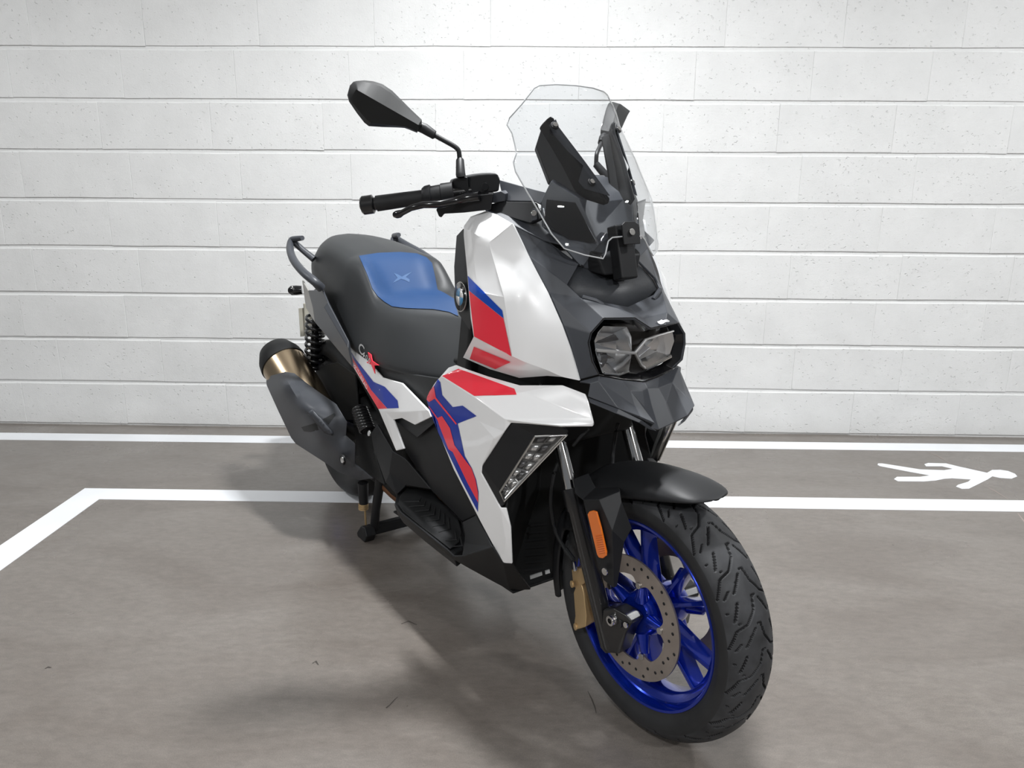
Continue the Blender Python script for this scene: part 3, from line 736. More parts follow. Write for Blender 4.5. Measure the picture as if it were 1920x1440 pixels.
for i in range(NS):
    zb_ = lambda arr, sh_: float(np.interp(-(sx[i]-sh_), -sx, arr))
    pas = min(1, max(0, (-1.14-sx[i])/.1)); z8 = zb_(zt, .055)*(.8-.25*pas)+zb_(zs, .055)*(.2+.25*pas)+.002-pas*.004; z10 = zb_(zs, .075)-pas*.008
    half = catmull([Vector((0, zt[i], 0)), Vector((wsd[i]*.45, zb_(zt, .008)-.002-pas*.004, 0)), Vector((wsd[i]*.8, z8, 0)), Vector((wsd[i], z10, 0)), Vector(((wsd[i]*.45+wb[i]*.55)+.004, zs[i]*.5+zb[i]*.5, 0)), Vector((wb[i], zb[i]+.01, 0)), Vector((wb[i]*.93, zb[i], 0))], 4)
    ringp_ = [(-p.x, p.y) for p in reversed(half)] + [(p.x, p.y) for p in half[1:]]
    for y_, z_ in ringp_: vs_.append((sx[i], y_, z_))
nr = len(ringp_)
for i in range(NS-1):
    for k in range(nr-1): fs.append((i*nr+k, i*nr+k+1, (i+1)*nr+k+1, (i+1)*nr+k))
fs.append(list(range(nr))); fs.append(list(range((NS-1)*nr, NS*nr)))
for i in range(NS-1): fs.append((i*nr, (i+1)*nr, (i+1)*nr+nr-1, i*nr+nr-1))
seat = solid('seat', vs_, fs, 'seat', bev=0)
sharp(seat, 60)
pad = decal('seat_pad', a5((830, 387), (1000, 360), (1200, 352), (1350, 365), (1440, 400), (1490, 450), (1515, 560), (1540, 690), (1600, 720), (1690, 775), (1725, 930), (1640, 892), (1500, 868), (1250, 858), (1130, 842), (1060, 800), (1000, 750), (950, 680), (900, 540)),
            [seat], 'blue_seat', seat, lift=.002, step=5)
MT['blue_emb'] = mat('blue_emboss', (.026, .078, .19), .45)
decal('embossed_cross', a5((1140, 540), (1180, 555), (1215, 575), (1250, 555), (1310, 528), (1290, 545), (1250, 578), (1285, 600), (1280, 625), (1240, 605), (1205, 595), (1175, 612), (1130, 632), (1175, 585)),
      [seat], 'blue_emb', pad, lift=.0028, step=6)
# ================================================================== wheels, fork, engine
def tyre(name, c, R, r_in, wid, parent, grooves=None, seed=0):
    """tyre ring; grooves: list of polylines in (theta fraction of a repeat, s in -1..1) cut into the tread"""
    c = Vector(c); rng = np.random.RandomState(seed)
    hw = wid/2
    # profile outside from bead to bead
    ctl = [(r_in, -hw*.76), (r_in+.012, -hw*.86), (r_in+(R-r_in)*.38, -hw*1.0), (r_in+(R-r_in)*.62, -hw*.97), (r_in+(R-r_in)*.80, -hw*.80), (r_in+(R-r_in)*.92, -hw*.52), (R-.0008, -hw*.22), (R, 0)]
    prof = [Vector((a, b, 0)) for a, b in ctl]; half = catmull(prof, 5)
    pr_ = [(p.x, p.y) for p in half] + [(p.x, -p.y) for p in reversed(half[:-1])]
    NT = 1360 if grooves else 96
    pr_ = np.array(pr_)
    if grooves:   # finer across the tread
        d = np.concatenate([[0], np.cumsum(np.hypot(*np.diff(pr_, axis=0).T))]); t = np.linspace(0, d[-1], 112)
        pr_ = np.stack([np.interp(t, d, pr_[:, 0]), np.interp(t, d, pr_[:, 1])], 1)
    k = len(pr_)
    th = np.arange(NT)/NT*2*np.pi
    rad = np.repeat(pr_[None, :, 0], NT, 0); off = np.repeat(pr_[None, :, 1], NT, 0)
    if grooves:
        N, lines, dots = grooves
        kk = len(pr_); ar_ = np.concatenate([[0], np.cumsum(np.hypot(*np.diff(pr_, axis=0).T))]); ar_ -= ar_[-1]/2
        lim = np.interp(r_in+(R-r_in)*.50, pr_[:kk//2, 0], -ar_[:kk//2]) if False else abs(ar_[np.argmin(np.abs(pr_[:kk//2, 0]-(r_in+(R-r_in)*.50)))])
        s = np.repeat((ar_/lim)[None, :], NT, 0); u = (th[:, None]*N/(2*np.pi)) % 1.; hw = lim/1.25
        pitch = 2*np.pi*R/N                      # metres per repeat
        dep = np.zeros_like(rad)
        for ln in lines:
            for (a0, s0), (a1, s1) in zip(ln, ln[1:]):
                for sh in (-1, 0, 1):
                    ax, ay = (a0+sh)*pitch, s0*hw*1.25; bx, by = (a1+sh)*pitch, s1*hw*1.25
                    X, Y = u*pitch, s*hw*1.25
                    t = np.clip(((X-ax)*(bx-ax)+(Y-ay)*(by-ay))/((bx-ax)**2+(by-ay)**2+1e-12), 0, 1)
                    dd = np.hypot(X-ax-t*(bx-ax), Y-ay-t*(by-ay))
                    dep = np.maximum(dep, np.clip(1-(dd-.0014)/.0009, 0, 1))
        for a0, s0 in dots:
            dd = np.hypot((u-a0)*pitch, (s-s0)*hw*1.25); dep = np.maximum(dep, np.clip(1-(dd-.0017)/.0008, 0, 1))
        dep *= np.abs(s) < .97
        rad = rad-dep*.005
    vs_ = np.stack([c.x+rad*np.cos(th)[:, None], c.y+off, c.z+rad*np.sin(th)[:, None]], 2).reshape(-1, 3)
    fs = []
    for i in range(NT):
        j = (i+1) % NT
        for q_ in range(k): p_ = (q_+1) % k; fs.append((i*k+q_, i*k+p_, j*k+p_, j*k+q_))
    me = bpy.data.meshes.new(name); me.from_pydata(vs_.tolist(), [], fs); me.update()
    bm = bmesh.new(); bm.from_mesh(me); bmesh.ops.recalc_face_normals(bm, faces=bm.faces); bm.to_mesh(me); bm.free()
    o = link(name, me, 'rubber', parent)
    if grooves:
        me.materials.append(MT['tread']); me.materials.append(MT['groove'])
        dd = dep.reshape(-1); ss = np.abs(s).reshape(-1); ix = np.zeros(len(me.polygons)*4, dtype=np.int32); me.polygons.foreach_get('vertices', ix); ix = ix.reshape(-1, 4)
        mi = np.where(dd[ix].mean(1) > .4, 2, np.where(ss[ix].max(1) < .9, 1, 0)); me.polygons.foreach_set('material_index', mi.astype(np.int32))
    return o
def wheel_spokes(parent, c, r0, r1, n, spread, phase, m, hub_w, rim_w):
    c = Vector(c)
    for i in range(n):
        for sg in (-1, 1):
            a0 = math.radians(phase+360/n*i+sg*4.5); a1 = math.radians(phase+360/n*i+sg*spread)
            p0 = c+Vector((math.cos(a0)*r0, 0, math.sin(a0)*r0)); p1 = c+Vector((math.cos(a1)*r1, 0, math.sin(a1)*r1))
            d = (p1-p0).normalized(); s_ = Vector((0, 1, 0)).cross(d)
            ring = []
            vs_ = []
            for p, ww, tt in ((p0, hub_w, .011), (p0.lerp(p1, .5), hub_w*.6+rim_w*.4, .0068), (p1, rim_w, .0085)):
                vs_ += [p+s_*tt*.6+Vector((0, -ww, 0)), p+s_*tt+Vector((0, 0, 0)), p+s_*tt*.6+Vector((0, ww, 0)), p-s_*tt*.6+Vector((0, ww, 0)), p-s_*tt, p-s_*tt*.6+Vector((0, -ww, 0))]
            fs = [tuple(range(6)), tuple(range(17, 11, -1))] + [(b+k, b+(k+1) % 6, b+6+(k+1) % 6, b+6+k) for b in (0, 6) for k in range(6)]
            solid('spoke', vs_, fs, m, parent, bev=.002)
def rim(parent, c, R, w_, m):
    h = w_/2
    return lathe('rim', [(R, -h), (R-.002, -h-.003), (R-.007, -h-.002), (R-.010, -h+.004), (R-.014, -h+.018), (R-.030, -h+.026), (R-.034, -h+.034), (R-.034, h-.034), (R-.030, h-.026), (R-.014, h-.018), (R-.010, h-.004), (R-.007, h+.002), (R-.002, h+.003), (R, h),
                          (R-.008, h-.01), (R-.024, h-.028), (R-.024, -h+.028), (R-.008, -h+.01)], m, parent, c, n=128, sh=38)
FC = Vector((0, 0, .2745)); FR = .2745
fwh = bpy.data.objects.new('front_wheel', None); COL.objects.link(fwh); fwh.parent = root
lines = [[(.05, .02), (.30, .10), (.52, .34), (.60, .62), (.95, .86)], [(.10, .45), (.42, .62)], [(.62, .16), (.92, .44)], [(.86, .56), (.98, .70)],
         [(.55, -.02), (.80, -.10), (1.02, -.34), (1.10, -.62), (1.45, -.86)], [(.60, -.45), (.92, -.62)], [(.12, -.16), (.42, -.44)], [(.36, -.56), (.48, -.70)]]
lines = [[(1-a, s) for a, s in l] for l in lines]
dots = [(.25, .3), (.75, .74), (.75, -.3), (.25, -.74), (.45, .05), (.95, -.05), (.5, .52), (0.02, -.52)]
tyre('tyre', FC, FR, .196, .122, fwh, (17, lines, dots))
rm = rim(fwh, FC, .2045, .098, 'rim')
wheel_spokes(rm, FC, .045, .176, 5, 13, -29, 'rim', .026, .018)
lathe('wheel_hub', [(.012, -.06), (.04, -.06), (.046, -.05), (.05, -.03), (.05, .03), (.046, .05), (.04, .06), (.012, .06)], 'rim', rm, FC, n=40)
for k in range(5):     # disc carriers on the hub
    a = math.radians(-29+36+72*k)
    p0 = FC+Vector((math.cos(a)*.04, -.052, math.sin(a)*.04)); p1 = FC+Vector((math.cos(a)*.078, -.06, math.sin(a)*.078))
    tube('disc_carrier', [p0, p1], [.016, .009], 'rim', rm, n=10, both=True)
# brake discs
def brake_disc(side):
    y = -.068*side
    NT = 180; vs_, fs = [], []
    for i in range(NT):
        a = 2*math.pi*i/NT
        ph = math.radians(-29+36)
        lob = math.cos(5*(a-ph)); ri = .092-.018*max(0, lob)**3+.002
        for r, yy in ((ri, -.0022), (.1325, -.0022), (.1325, .0022), (ri, .0022)): vs_.append(FC+Vector((r*math.cos(a), y+yy, r*math.sin(a))))
    for i in range(NT):
        j = (i+1) % NT
        for k in range(4): fs.append((i*4+k, i*4+(k+1) % 4, j*4+(k+1) % 4, j*4+k))
    d = solid('brake_disc', vs_, fs, 'disc', fwh, bev=0); sharp(d, 40)
    hv, hf = [], []
    for i in range(36):
        a = 2*math.pi*i/36; r = .106+.014*(i % 3)/2+(.003 if i % 2 else 0)
        cc = FC+Vector((r*math.cos(a), y-.0027*side, r*math.sin(a))); b = len(hv)
        for t in range(8):
            hv.append(cc+Vector((.0034*math.cos(t*math.pi/4), 0, .0034*math.sin(t*math.pi/4))))
        for t in range(8): hv.append(hv[b+t]+Vector((0, .0012*side, 0)))
        hf.append(list(range(b, b+8))); hf += [[b+t, b+(t+1) % 8, b+8+(t+1) % 8, b+8+t] for t in range(8)]
    solid('drilled_hole', hv, hf, 'black', d, bev=0)
    for k in range(5):
        a = math.radians(-29+36+72*k)
        screw(FC+Vector((math.cos(a)*.081, y-.002*side, math.sin(a)*.081)), (0, -side, 0), .007, d)
brake_disc(1); brake_disc(-1)

# fork
fork = bpy.data.objects.new('front_fork', None); COL.objects.link(fork); fork.parent = root
ft, fb = Vector((-.174, -.1, .509)), Vector((-.031, -.1, .203)); ax = (ft-fb).normalized()
tube('slider', [fb-ax*.012, fb, ft-ax*.05, ft-ax*.045, ft], [.014, .020, .0185, .0215, .0215], 'blackm', fork, n=20, both=True)
tube('stanchion', [ft-ax*.02, ft+ax*.36], .0155, 'chrome', fork, n=24, both=True)
box('fork_yoke', ft+ax*.2+Vector((-.01, .1, 0)), (.07, .26, .05), 'blackr', fork, .008)
# axle clamp
prism('axle_clamp', [C1(520, 1050, -.115), C1(600, 1045, -.115), C1(680, 1090, -.108), C1(740, 1150, -.1), C1(690, 1230, -.1), C1(640, 1390, -.105), C1(560, 1380, -.115), C1(500, 1200, -.118)], (-.004, .04, 0), 'blackm', fork, .005, both=True)
an = P(1147, 1163, -.117)
lathe('axle_nut', [(.006, -.006), (.0105, -.006), (.0115, -.002), (.0115, .006), (.006, .006)], 'chrome', fork, an, n=20)
lathe('axle_spindle', [(0.0001, -.11), (.011, -.11), (.011, .11), (.0001, .11)], 'blackm', fork, (0, 0, .2745), n=16)
screw(P(1174, 1171.5, -.104), (0, -1, 0), .0065, fork, 'chrome')
# caliper
cal = prism('brake_caliper', [C1(x, y_, yy) for x, y_, yy in ((285, 752, -.082), (330, 742, -.086), (362, 738, -.092), (390, 850, -.096), (362, 872, -.092), (378, 930, -.094), (396, 1100, -.098), (390, 1185, -.098), (330, 1203, -.09), (302, 1180, -.084), (312, 1100, -.082), (300, 925, -.08), (312, 890, -.08), (282, 870, -.08), (292, 838, -.08))],
            (-.012, .045, -.004), 'gold', fork, .003)
for X, Y in ((296, 860), (322, 1180)): disc('caliper_bolt', C1(X, Y, -.086), (-.3, -1, 0), .008, .004, 'gold', cal)
tube('banjo_fitting', [C1(318, 765, -.094), C1(305, 700, -.09), C1(290, 680, -.088)], [.005, .0045, .004], 'chrome', cal, n=10)
hose = tube('brake_hose', [C1(305, 720, -.09), C1(290, 660, -.09), C1(240, 600, -.095), C1(170, 470, -.105), C1(138, 320, -.115), C1(132, 200, -.12), C1(150, 60, -.12), C1(190, -60, -.11), C1(260, -140, -.08)], .0045, 'rubmat', fork, n=8, smooth=5)
tube('hose_sleeve', [C1(300, 680, -.09), C1(240, 600, -.095)], .0062, 'rubmat', hose, n=8)
tube('speed_cable', [C3(1040, 420, -.02), C3(1040, 300, .0), C3(1060, 150, .0), C3(1080, 60, .0)], .004, 'rubmat', fork, n=8, smooth=4)
tube('brake_hose', [C3(730, 230, -.13), C3(790, 160, -.13), C3(850, 100, -.12)], .0035, 'rubmat', fork, n=8)

# fender over the wheel
fv, ff = [], []
secs = [(.143, .571, .014, .568), (.139, .573, .032, .5685), (.130, .577, .050, .567), (.105, .584, .064, .563), (.07, .5895, .072, .555), (.035, .591, .074, .546), (-.03, .589, .076, .53), (-.09, .578, .077, .505), (-.15, .560, .077, .465)]
shape = [(0, 0), (.4, .06), (.72, .22), (.93, .5), (1., .75), (1., 1.)]
full = [(-a, b) for a, b in reversed(shape)]+shape[1:]
for x_, zr, w_, ze in secs:
    for a, b in full: fv.append(Vector((x_-.004*a*a, a*w_, zr-(zr-ze)*b)))
for a in np.linspace(126, 196, 22):
    ar = math.radians(a); Rr = .3225-.016*min(1, (a-118)/50); dr = .085 if a < 150 else .06; w_ = .077-.007*(a-118)/78
    for p_, b in full: fv.append(FC+Vector(((Rr-dr*b)*math.cos(ar), p_*w_, (Rr-dr*b)*math.sin(ar))))
nk = len(full); NA = len(fv)//nk
for i in range(NA-1):
    for k in range(nk-1): ff.append((i*nk+k, i*nk+k+1, (i+1)*nk+k+1, (i+1)*nk+k))
fender = sheet('front_fender', fv, ff, 'black', fork, th=.004, bev=0, ref=FC, sub=1)
# fork guards with side reflectors
gd = dict(a=C3(805, 655, -.132), b=C3(930, 655, -.128), c=C3(1095, 588, -.098), d=C3(1108, 665, -.096), e=C3(1190, 880, -.092), f=C3(1130, 990, -.096), g=C3(1075, 1330, -.105), h=C3(1045, 1348, -.112), i=C3(965, 1285, -.126), j=C3(925, 1190, -.13),
          m=C3(1035, 900, -.133), n=C3(850, 445, -.085), o=C3(735, 490, -.115), p=C3(740, 600, -.13), r=C3(905, 560, -.088), s=C3(1090, 560, -.075))
grd = sheet('fork_guard', gd, ['a b m j', 'b c d m', 'd e f m', 'm f g h', 'j m h i', 'o n r a p', 'a r s c b'], 'black', fork, th=.006, bev=.003, both=True, ang=14)
def pill(px0, px1, half, y0, y1, n=6):
    """rounded strip between two photo points"""
    a = Vector(px0); b = Vector(px1); d = (b-a).normalized(); s_ = Vector((-d.y, d.x)); out = []
    for k in range(n+1):
        t = math.pi*k/n; v = a+s_*half*math.cos(t)-d*half*math.sin(t); out.append(P(v.x, v.y, y0))
    for k in range(n+1):
        t = math.pi*k/n; v = b-s_*half*math.cos(t)+d*half*math.sin(t); out.append(P(v.x, v.y, y1))
    return out
def refl_outline():
    pts_ = [(855, 765), (870, 742), (900, 735), (925, 745), (960, 870), (1002, 1060), (1000, 1090), (975, 1110), (945, 1105), (930, 1080)]
    return [C3.px(*p) for p in pts_]
rf = prism('side_reflector', [Vector(P(*p, -.1345)) + Vector((0, -.001, 0)) for p in refl_outline()], (0, -.0045, 0), 'orange', grd[0], .0015)
prism('side_reflector', [mir(Vector(P(*p, -.1345)) + Vector((0, -.001, 0))) for p in refl_outline()], (0, .0045, 0), 'orange', grd[1], .0015)
for k in range(9):
    y_ = 935+k*17; xx = 905+(y_-935)*.19
    a_, b_ = C3(xx+2, y_+4, -.1402), C3(xx+50, y_-6, -.1402)
    tube('prism_ridge', [a_, b_], .0014, 'orange', rf, n=6)
screw(C1(542, 765, -.1325), (0, -1, 0), .008, grd[0], 'chrome')

# rear wheel
RC = Vector((-1.565, 0, .287)); rwh = bpy.data.objects.new('rear_wheel', None); COL.objects.link(rwh); rwh.parent = root
tyre('tyre', RC, .283, .182, .15, rwh)
rr = rim(rwh, RC, .19, .115, 'rim'); wheel_spokes(rr, RC, .05, .165, 5, 13, 10, 'rim', .03, .02)
sheet('wheel_shade_sheet', [A6(500, 400, -.115), A6(700, 360, -.112), A6(850, 470, -.112), A6(880, 860, -.115), A6(700, 860, -.12), A6(560, 700, -.118)], [(0, 1, 2, 3, 4, 5)], 'blackr', rwh, th=.006, bev=.003)  # black sheet added to keep the shaded blue rear rim dark
lathe('wheel_hub', [(.012, -.07), (.05, -.07), (.056, .0), (.05, .07), (.012, .07)], 'blackm', rr, RC, n=32)
hv, hf = [], []
for i, a in enumerate(np.linspace(35, 150, 24)):
    ar = math.radians(a)
    for y_, d_ in ((-.105, .05), (-.1, .015), (-.07, .0), (.07, .0), (.1, .015), (.105, .05)): hv.append(RC+Vector(((.312-d_)*math.cos(ar), y_, (.312-d_)*math.sin(ar))))
for i in range(23):
    for k in range(5): hf.append((i*6+k, i*6+k+1, (i+1)*6+k+1, (i+1)*6+k))
sheet('rear_hugger', hv, hf, 'blackr', rwh, th=.004, bev=0, ref=RC)
tube('wheel_bead', [RC+Vector((.205*math.cos(a), -.086, .205*math.sin(a))) for a in np.linspace(.9, 2.3, 20)], .004, 'steel', rwh, n=6)

# engine block, swing arm, underside: dark masses behind the panels
eng = bpy.data.objects.new('engine', None); COL.objects.link(eng); eng.parent = root
box('crankcase', (-1.12, .0, .30), (.42, .24, .22), 'blackr', eng, .03)
box('swing_arm', (-1.40, -.115, .30), (.46, .05, .10), 'blackr', eng, .02, rot=('Y', -3))
box('transmission_case', (-1.36, .15, .30), (.52, .09, .16), 'blackr', eng, .04)
box('cylinder_head', (-.93, .0, .40), (.25, .2, .18), 'blackr', eng, .03)
tube('exhaust_pipe', [Vector((-.80, -.02, .26)), Vector((-.90, -.05, .205)), Vector((-1.02, -.08, .19)), Vector((-1.12, -.10, .22))], .026, 'rust', eng, n=14, smooth=5)
# rear shocks with springs
def shock(top, bot, r, turns, side_both=True, wire=.006, cover=False):
    top = Vector(top); bot = Vector(bot)
    bd = tube('shock_absorber', [bot, bot.lerp(top, .5), top], [.016, .016, .012], 'blackm', root, n=14, both=side_both)
    for s_, par in enumerate(bd if side_both else [bd]):
        ps = []; d = top-bot; a_, b_ = frame_along(d)
        for k in range(turns*14+1):
            t = k/(turns*14); an_ = 2*math.pi*k/14
            v = bot+d*(.04+.92*t)+a_*math.cos(an_)*r+b_*math.sin(an_)*r; ps.append(v if s_ == 0 else mir(v))
        tube('coil_spring', ps, wire, 'blackm', par, n=6, sh=60)
shock(A5(440, 900, -.115), A6(500, 420, -.115), .032, 8)
shock(A6(880, 750, -.165), A6(960, 955, -.17), .021, 8, False, .0055)
screw(A6(978, 972, -.195), (0, -1, .3), .009, root, 'chrome'); screw(A6(850, 1040, -.17), (0, -1, .2), .006, root, 'steel')
# ================================================================== rear, cockpit, floor
# ---- dark body core under the seat
core = solid('body_core', [(-.50, -.12, .30), (-.50, .12, .30), (-.50, .12, .74), (-.50, -.12, .74), (-1.0, -.14, .42), (-1.0, .14, .42), (-1.0, .165, .655), (-1.0, -.165, .655),
                           (-1.60, -.10, .70), (-1.60, .10, .70), (-1.60, .11, .84), (-1.60, -.11, .84)],
             [(0, 1, 2, 3), (0, 4, 5, 1), (1, 5, 6, 2), (2, 6, 7, 3), (3, 7, 4, 0), (4, 8, 9, 5), (5, 9, 10, 6), (6, 10, 11, 7), (7, 11, 8, 4), (8, 11, 10, 9)], 'blackr', bev=.01)
solid('front_core', [(-.20, -.10, .60), (-.20, .10, .60), (-.17, .09, .93), (-.17, -.09, .93), (-.50, -.17, .55), (-.50, .17, .55), (-.46, .14, 1.0), (-.46, -.14, 1.0)],
      [(0, 1, 2, 3), (0, 4, 5, 1), (1, 5, 6, 2), (2, 6, 7, 3), (3, 7, 4, 0), (4, 7, 6, 5)], 'blackr', bev=.01)
ic = solid('inner_apron', [(-.47, -.19, .62), (-.47, .19, .62), (-.44, .17, 1.02), (-.44, -.17, 1.02), (-.56, -.17, .62), (-.56, .17, .62), (-.53, .14, 1.02), (-.53, -.14, 1.02)],
      [(0, 1, 2, 3), (0, 4, 5, 1), (1, 5, 6, 2), (2, 6, 7, 3), (3, 7, 4, 0), (4, 7, 6, 5)], 'blackr', bev=.015)

# ---- side cover under the seat
sc = dict(a=A6(815, 178, -.160), b=A6(1100, 400, -.174), c=A6(1250, 450, -.178), d=A6(1620, 505, -.178), e=A6(1600, 820, -.182), f=A6(1380, 1010, -.176), g=A6(1180, 860, -.186), h=A6(1000, 640, -.182), i=A6(845, 390, -.172))
cover = sheet('seat_side_cover', sc, ['a b h i', 'b c g h', 'c d e g', 'e f g'], 'seat', th=.006, bev=.003, both=True)
# badge lettering on the cover
bvc = bvh_of([seat, cover[0]])
def on_cover(X, Y):
    d_ = ray(*A6.px(X, Y)).normalized(); return bvc.ray_cast(CB, d_)[0]
o0, o1 = on_cover(905, 235), on_cover(1035, 385)
ux = (o1-o0).normalized(); nrm = Vector((.08, -1, .12)); nrm = (nrm-ux*nrm.dot(ux)).normalized(); uy = nrm.cross(ux).normalized()
if uy.z < 0: uy = -uy
def along(t, up=0., h=.006): return o0.lerp(o1, t)+uy*up+nrm*h
lettering('badge_lettering', 'C', along(.12), ux, uy, 'silver', cover[0], .040, lift=.001, wide=1.5)
for k, ch in enumerate('400'): lettering('badge_lettering', ch, along(.36+.19*k, -.003, .0075 if k == 2 else .0068), ux, uy, 'silver', cover[0], .021, lift=.003, wide=1.5)
star = [(.54, .014), (.72, .017), (.86, .005), (1.25, .013), (1.02, -.001), (1.14, -.020), (.86, -.008), (.58, -.017), (.70, -.002)]
bx = solid('badge_cross', [along(t, u_) for t, u_ in star]+[along(t, u_, .009) for t, u_ in star], [[8, 7, 6, 5, 4, 3, 2, 1, 0], list(range(9, 18))]+[[i, (i+1) % 9, 9+(i+1) % 9, 9+i] for i in range(9)], 'red', cover[0], bev=.0006)

# ---- rear white side strips
R6 = dict(a=A6(802, 172, -.168), b=A6(790, 208, -.172), c=A6(830, 400, -.186), d=A6(1050, 770, -.200), e=A6(1200, 1122, -.202), f=A6(1268, 1105, -.2), g=A6(1175, 855, -.202), h=A6(1250, 842, -.202), i=A6(1362, 900, -.2), j=A6(1500, 832, -.2), k=A6(1480, 780, -.2),
          l=A6(1250, 540, -.192), m=A6(1080, 490, -.19), n=A6(1010, 412, -.187), o=A6(830, 195, -.171), p=A6(1110, 785, -.207), q=A6(1250, 790, -.207))
strip = sheet('rear_side_panel', R6, ['a b c o', 'o c n', 'c d p n', 'n p m', 'm p q l', 'l q k', 'd e f g p', 'p g h q', 'q h i j k'], 'white', th=.006, bev=.0022, both=True, ang=14, tri=True)
decal('blue_stripe', a6((814, 268), (845, 322), (1010, 530), (1105, 572), (1215, 690), (1225, 754), (1128, 758), (990, 600), (838, 335)), [strip[0]], 'blue', strip[0], both=strip[1], step=6)
decal('red_stripe', a6((822, 310), (838, 337), (990, 601), (1127, 759), (1050, 762), (840, 402)), [strip[0]], 'red', strip[0], both=strip[1], step=6)
e0_, e1_ = A6(858, 378, -.19), A6(975, 580, -.196); uxx = (e1_-e0_).normalized(); nn_ = Vector((0, -1, .05)).normalized(); uyy = nn_.cross(uxx).normalized()
if uyy.z < 0: uyy = -uyy
lettering('stripe_lettering', 'MOTORRAD', e0_.lerp(e1_, .5)+nn_*.0075-uyy*.001, uxx, uyy, 'badge_white', strip[0], .021, bold=False)

# ---- tail
T = dict(b=A5(372, 692, -.185), c=A5(500, 690, -.20), d=A5(552, 802, -.203), e=A5(738, 1150, -.198), f=A5(772, 1388, -.202), g=A5(690, 1290, -.203), h=A5(432, 980, -.196), i=A5(415, 850, -.194), k=A5(515, 845, -.211), l=A5(735, 1215, -.208))
tailp = sheet('tail_panel', T, ['b c d k i', 'd e l k', 'i k l f g h', 'e f l'], 'tailgrey', th=.006, bev=.002, both=True, ang=12)
sheet('lit_tail_facet', dict(a=A5(318, 600, -.155), b=A5(370, 692, -.185), i=A5(414, 850, -.194), h=A5(430, 978, -.196), j=A5(352, 850, -.165)), ['a b i h j'], 'tail_end', tailp[0], th=.006, bev=.002)  # lit facet of the tail panel, its brightness put into the colour
tail_core = solid('tail_core', [(-1.40, -.13, .72), (-1.40, .13, .72), (-1.40, .13, .86), (-1.40, -.13, .86), (-1.78, -.06, .80), (-1.78, .06, .80), (-1.74, .07, .86), (-1.74, -.07, .86)],
      [(0, 1, 2, 3), (0, 4, 5, 1), (1, 5, 6, 2), (2, 6, 7, 3), (3, 7, 4, 0), (4, 7, 6, 5)], 'blackr', bev=.015)
# grab rails
rail = tube('grab_rail', [A5(490, 672, -.205), A5(430, 612, -.226), A5(330, 530, -.240), A5(242, 420, -.236), A5(210, 320, -.215), A5(222, 245, -.194), A5(260, 230, -.187), A5(322, 222, -.178)],
            [.015, .014, .0135, .013, .0125, .011, .010, .008], 'grey', None, n=12, smooth=5, both=True)
for s_, par in enumerate(rail):
    ps = [A5(248, 262, -.186), A5(330, 335, -.165), A5(425, 412, -.14)]
    tube('rail_arm', ps if s_ == 0 else [mir(v) for v in ps], [.011, .0105, .012], 'grey', par, n=10)
# rear signals and plate
for s_ in (-1, 1):
    f_ = (lambda v: v) if s_ < 0 else mir
    sg = tube('rear_signal', [f_(A5(318, 690, -.118)), f_(A5(270, 692, -.135)), f_(A5(225, 694, -.150)), f_(A5(200, 695, -.158))], [.016, .018, .018, .010], 'gloss', None, n=14)
    disc('signal_lens', f_(A5(232, 672, -.155)), (.4, -.9*(-s_)*-1 if s_ < 0 else .9, .3), .010, .003, 'led', sg)
ply = P(500+296/4.8, 400+1000/4.8, x=-1.93).y; 
pt, pb = P(500+340/4.8, 400+850/4.8, x=-1.93).z, P(500+320/4.8, 400+1108/4.8, x=-1.93).z
lp = box('number_plate', (-1.93, 0, (pt+pb)/2), (.004, abs(ply)*2, pt-pb), 'plate', None, .001)
box('plate_holder', (-1.915, 0, (pt+pb)/2+.02), (.014, abs(ply)*1.5, pt-pb), 'plate', lp, .003)
tube('plate_bracket', [Vector((-1.76, 0, .77)), Vector((-1.86, 0, .74)), Vector((-1.925, 0, (pt+pb)/2))], [.03, .025, .02], 'blackr', lp, n=10, flat=.5)

# ---- exhaust silencer
m0, m1 = A6(235, 375, -.222), A6(560, 900, -.188)
ad = (m1-m0).normalized()
can = tube('exhaust_silencer', [m0-ad*.002, m0.lerp(m1, .5), m1, m1+ad*.06], [.080, .080, .070, .04], 'ti', None, n=36)
cap = tube('end_cap', [m0-ad*.075, m0-ad*.07, m0-ad*.03, m0-ad*.002, m0+ad*.006], [.052, .060, .078, .083, .083], 'blackr', can, n=36)
disc('exhaust_outlet', m0-ad*.0755, -ad, .036, .002, 'black', cap, 24)
H = dict(s0=A6(130, 475, -.292), s1=A6(250, 442, -.272), s2=A6(330, 455, -.252), s3=A6(450, 550, -.236), s4=A6(690, 720, -.212), s5=A6(780, 880, -.205), s6=A6(772, 990, -.205), s7=A6(850, 1060, -.195), s8=A6(850, 1230, -.186), s9=A6(1000, 1360, -.165), t0=A6(880, 1374, -.17),
         t1=A6(700, 1302, -.195), t2=A6(620, 1243, -.212), t3=A6(340, 1062, -.25), t4=A6(300, 1010, -.26), t5=A6(190, 780, -.285), t6=A6(90, 560, -.295), t7=A6(86, 520, -.295), c0=A6(270, 540, -.312), c1=A6(420, 760, -.31), c2=A6(560, 1010, -.282), c3=A6(740, 1180, -.232), c4=A6(850, 1310, -.195))
def ctl(*ps): return [(*A6.px(X, Y), y) for X, Y, y in ps]
hs_o = [(130, 475), (250, 442), (330, 455), (450, 550), (690, 720), (780, 880), (772, 990), (850, 1060), (850, 1230), (1000, 1360), (880, 1374), (700, 1302), (620, 1243), (340, 1062), (300, 1010), (190, 780), (90, 560), (86, 520)]
hs_y = [-.292, -.272, -.252, -.236, -.212, -.205, -.205, -.195, -.186, -.165, -.17, -.195, -.212, -.25, -.26, -.285, -.295, -.295]
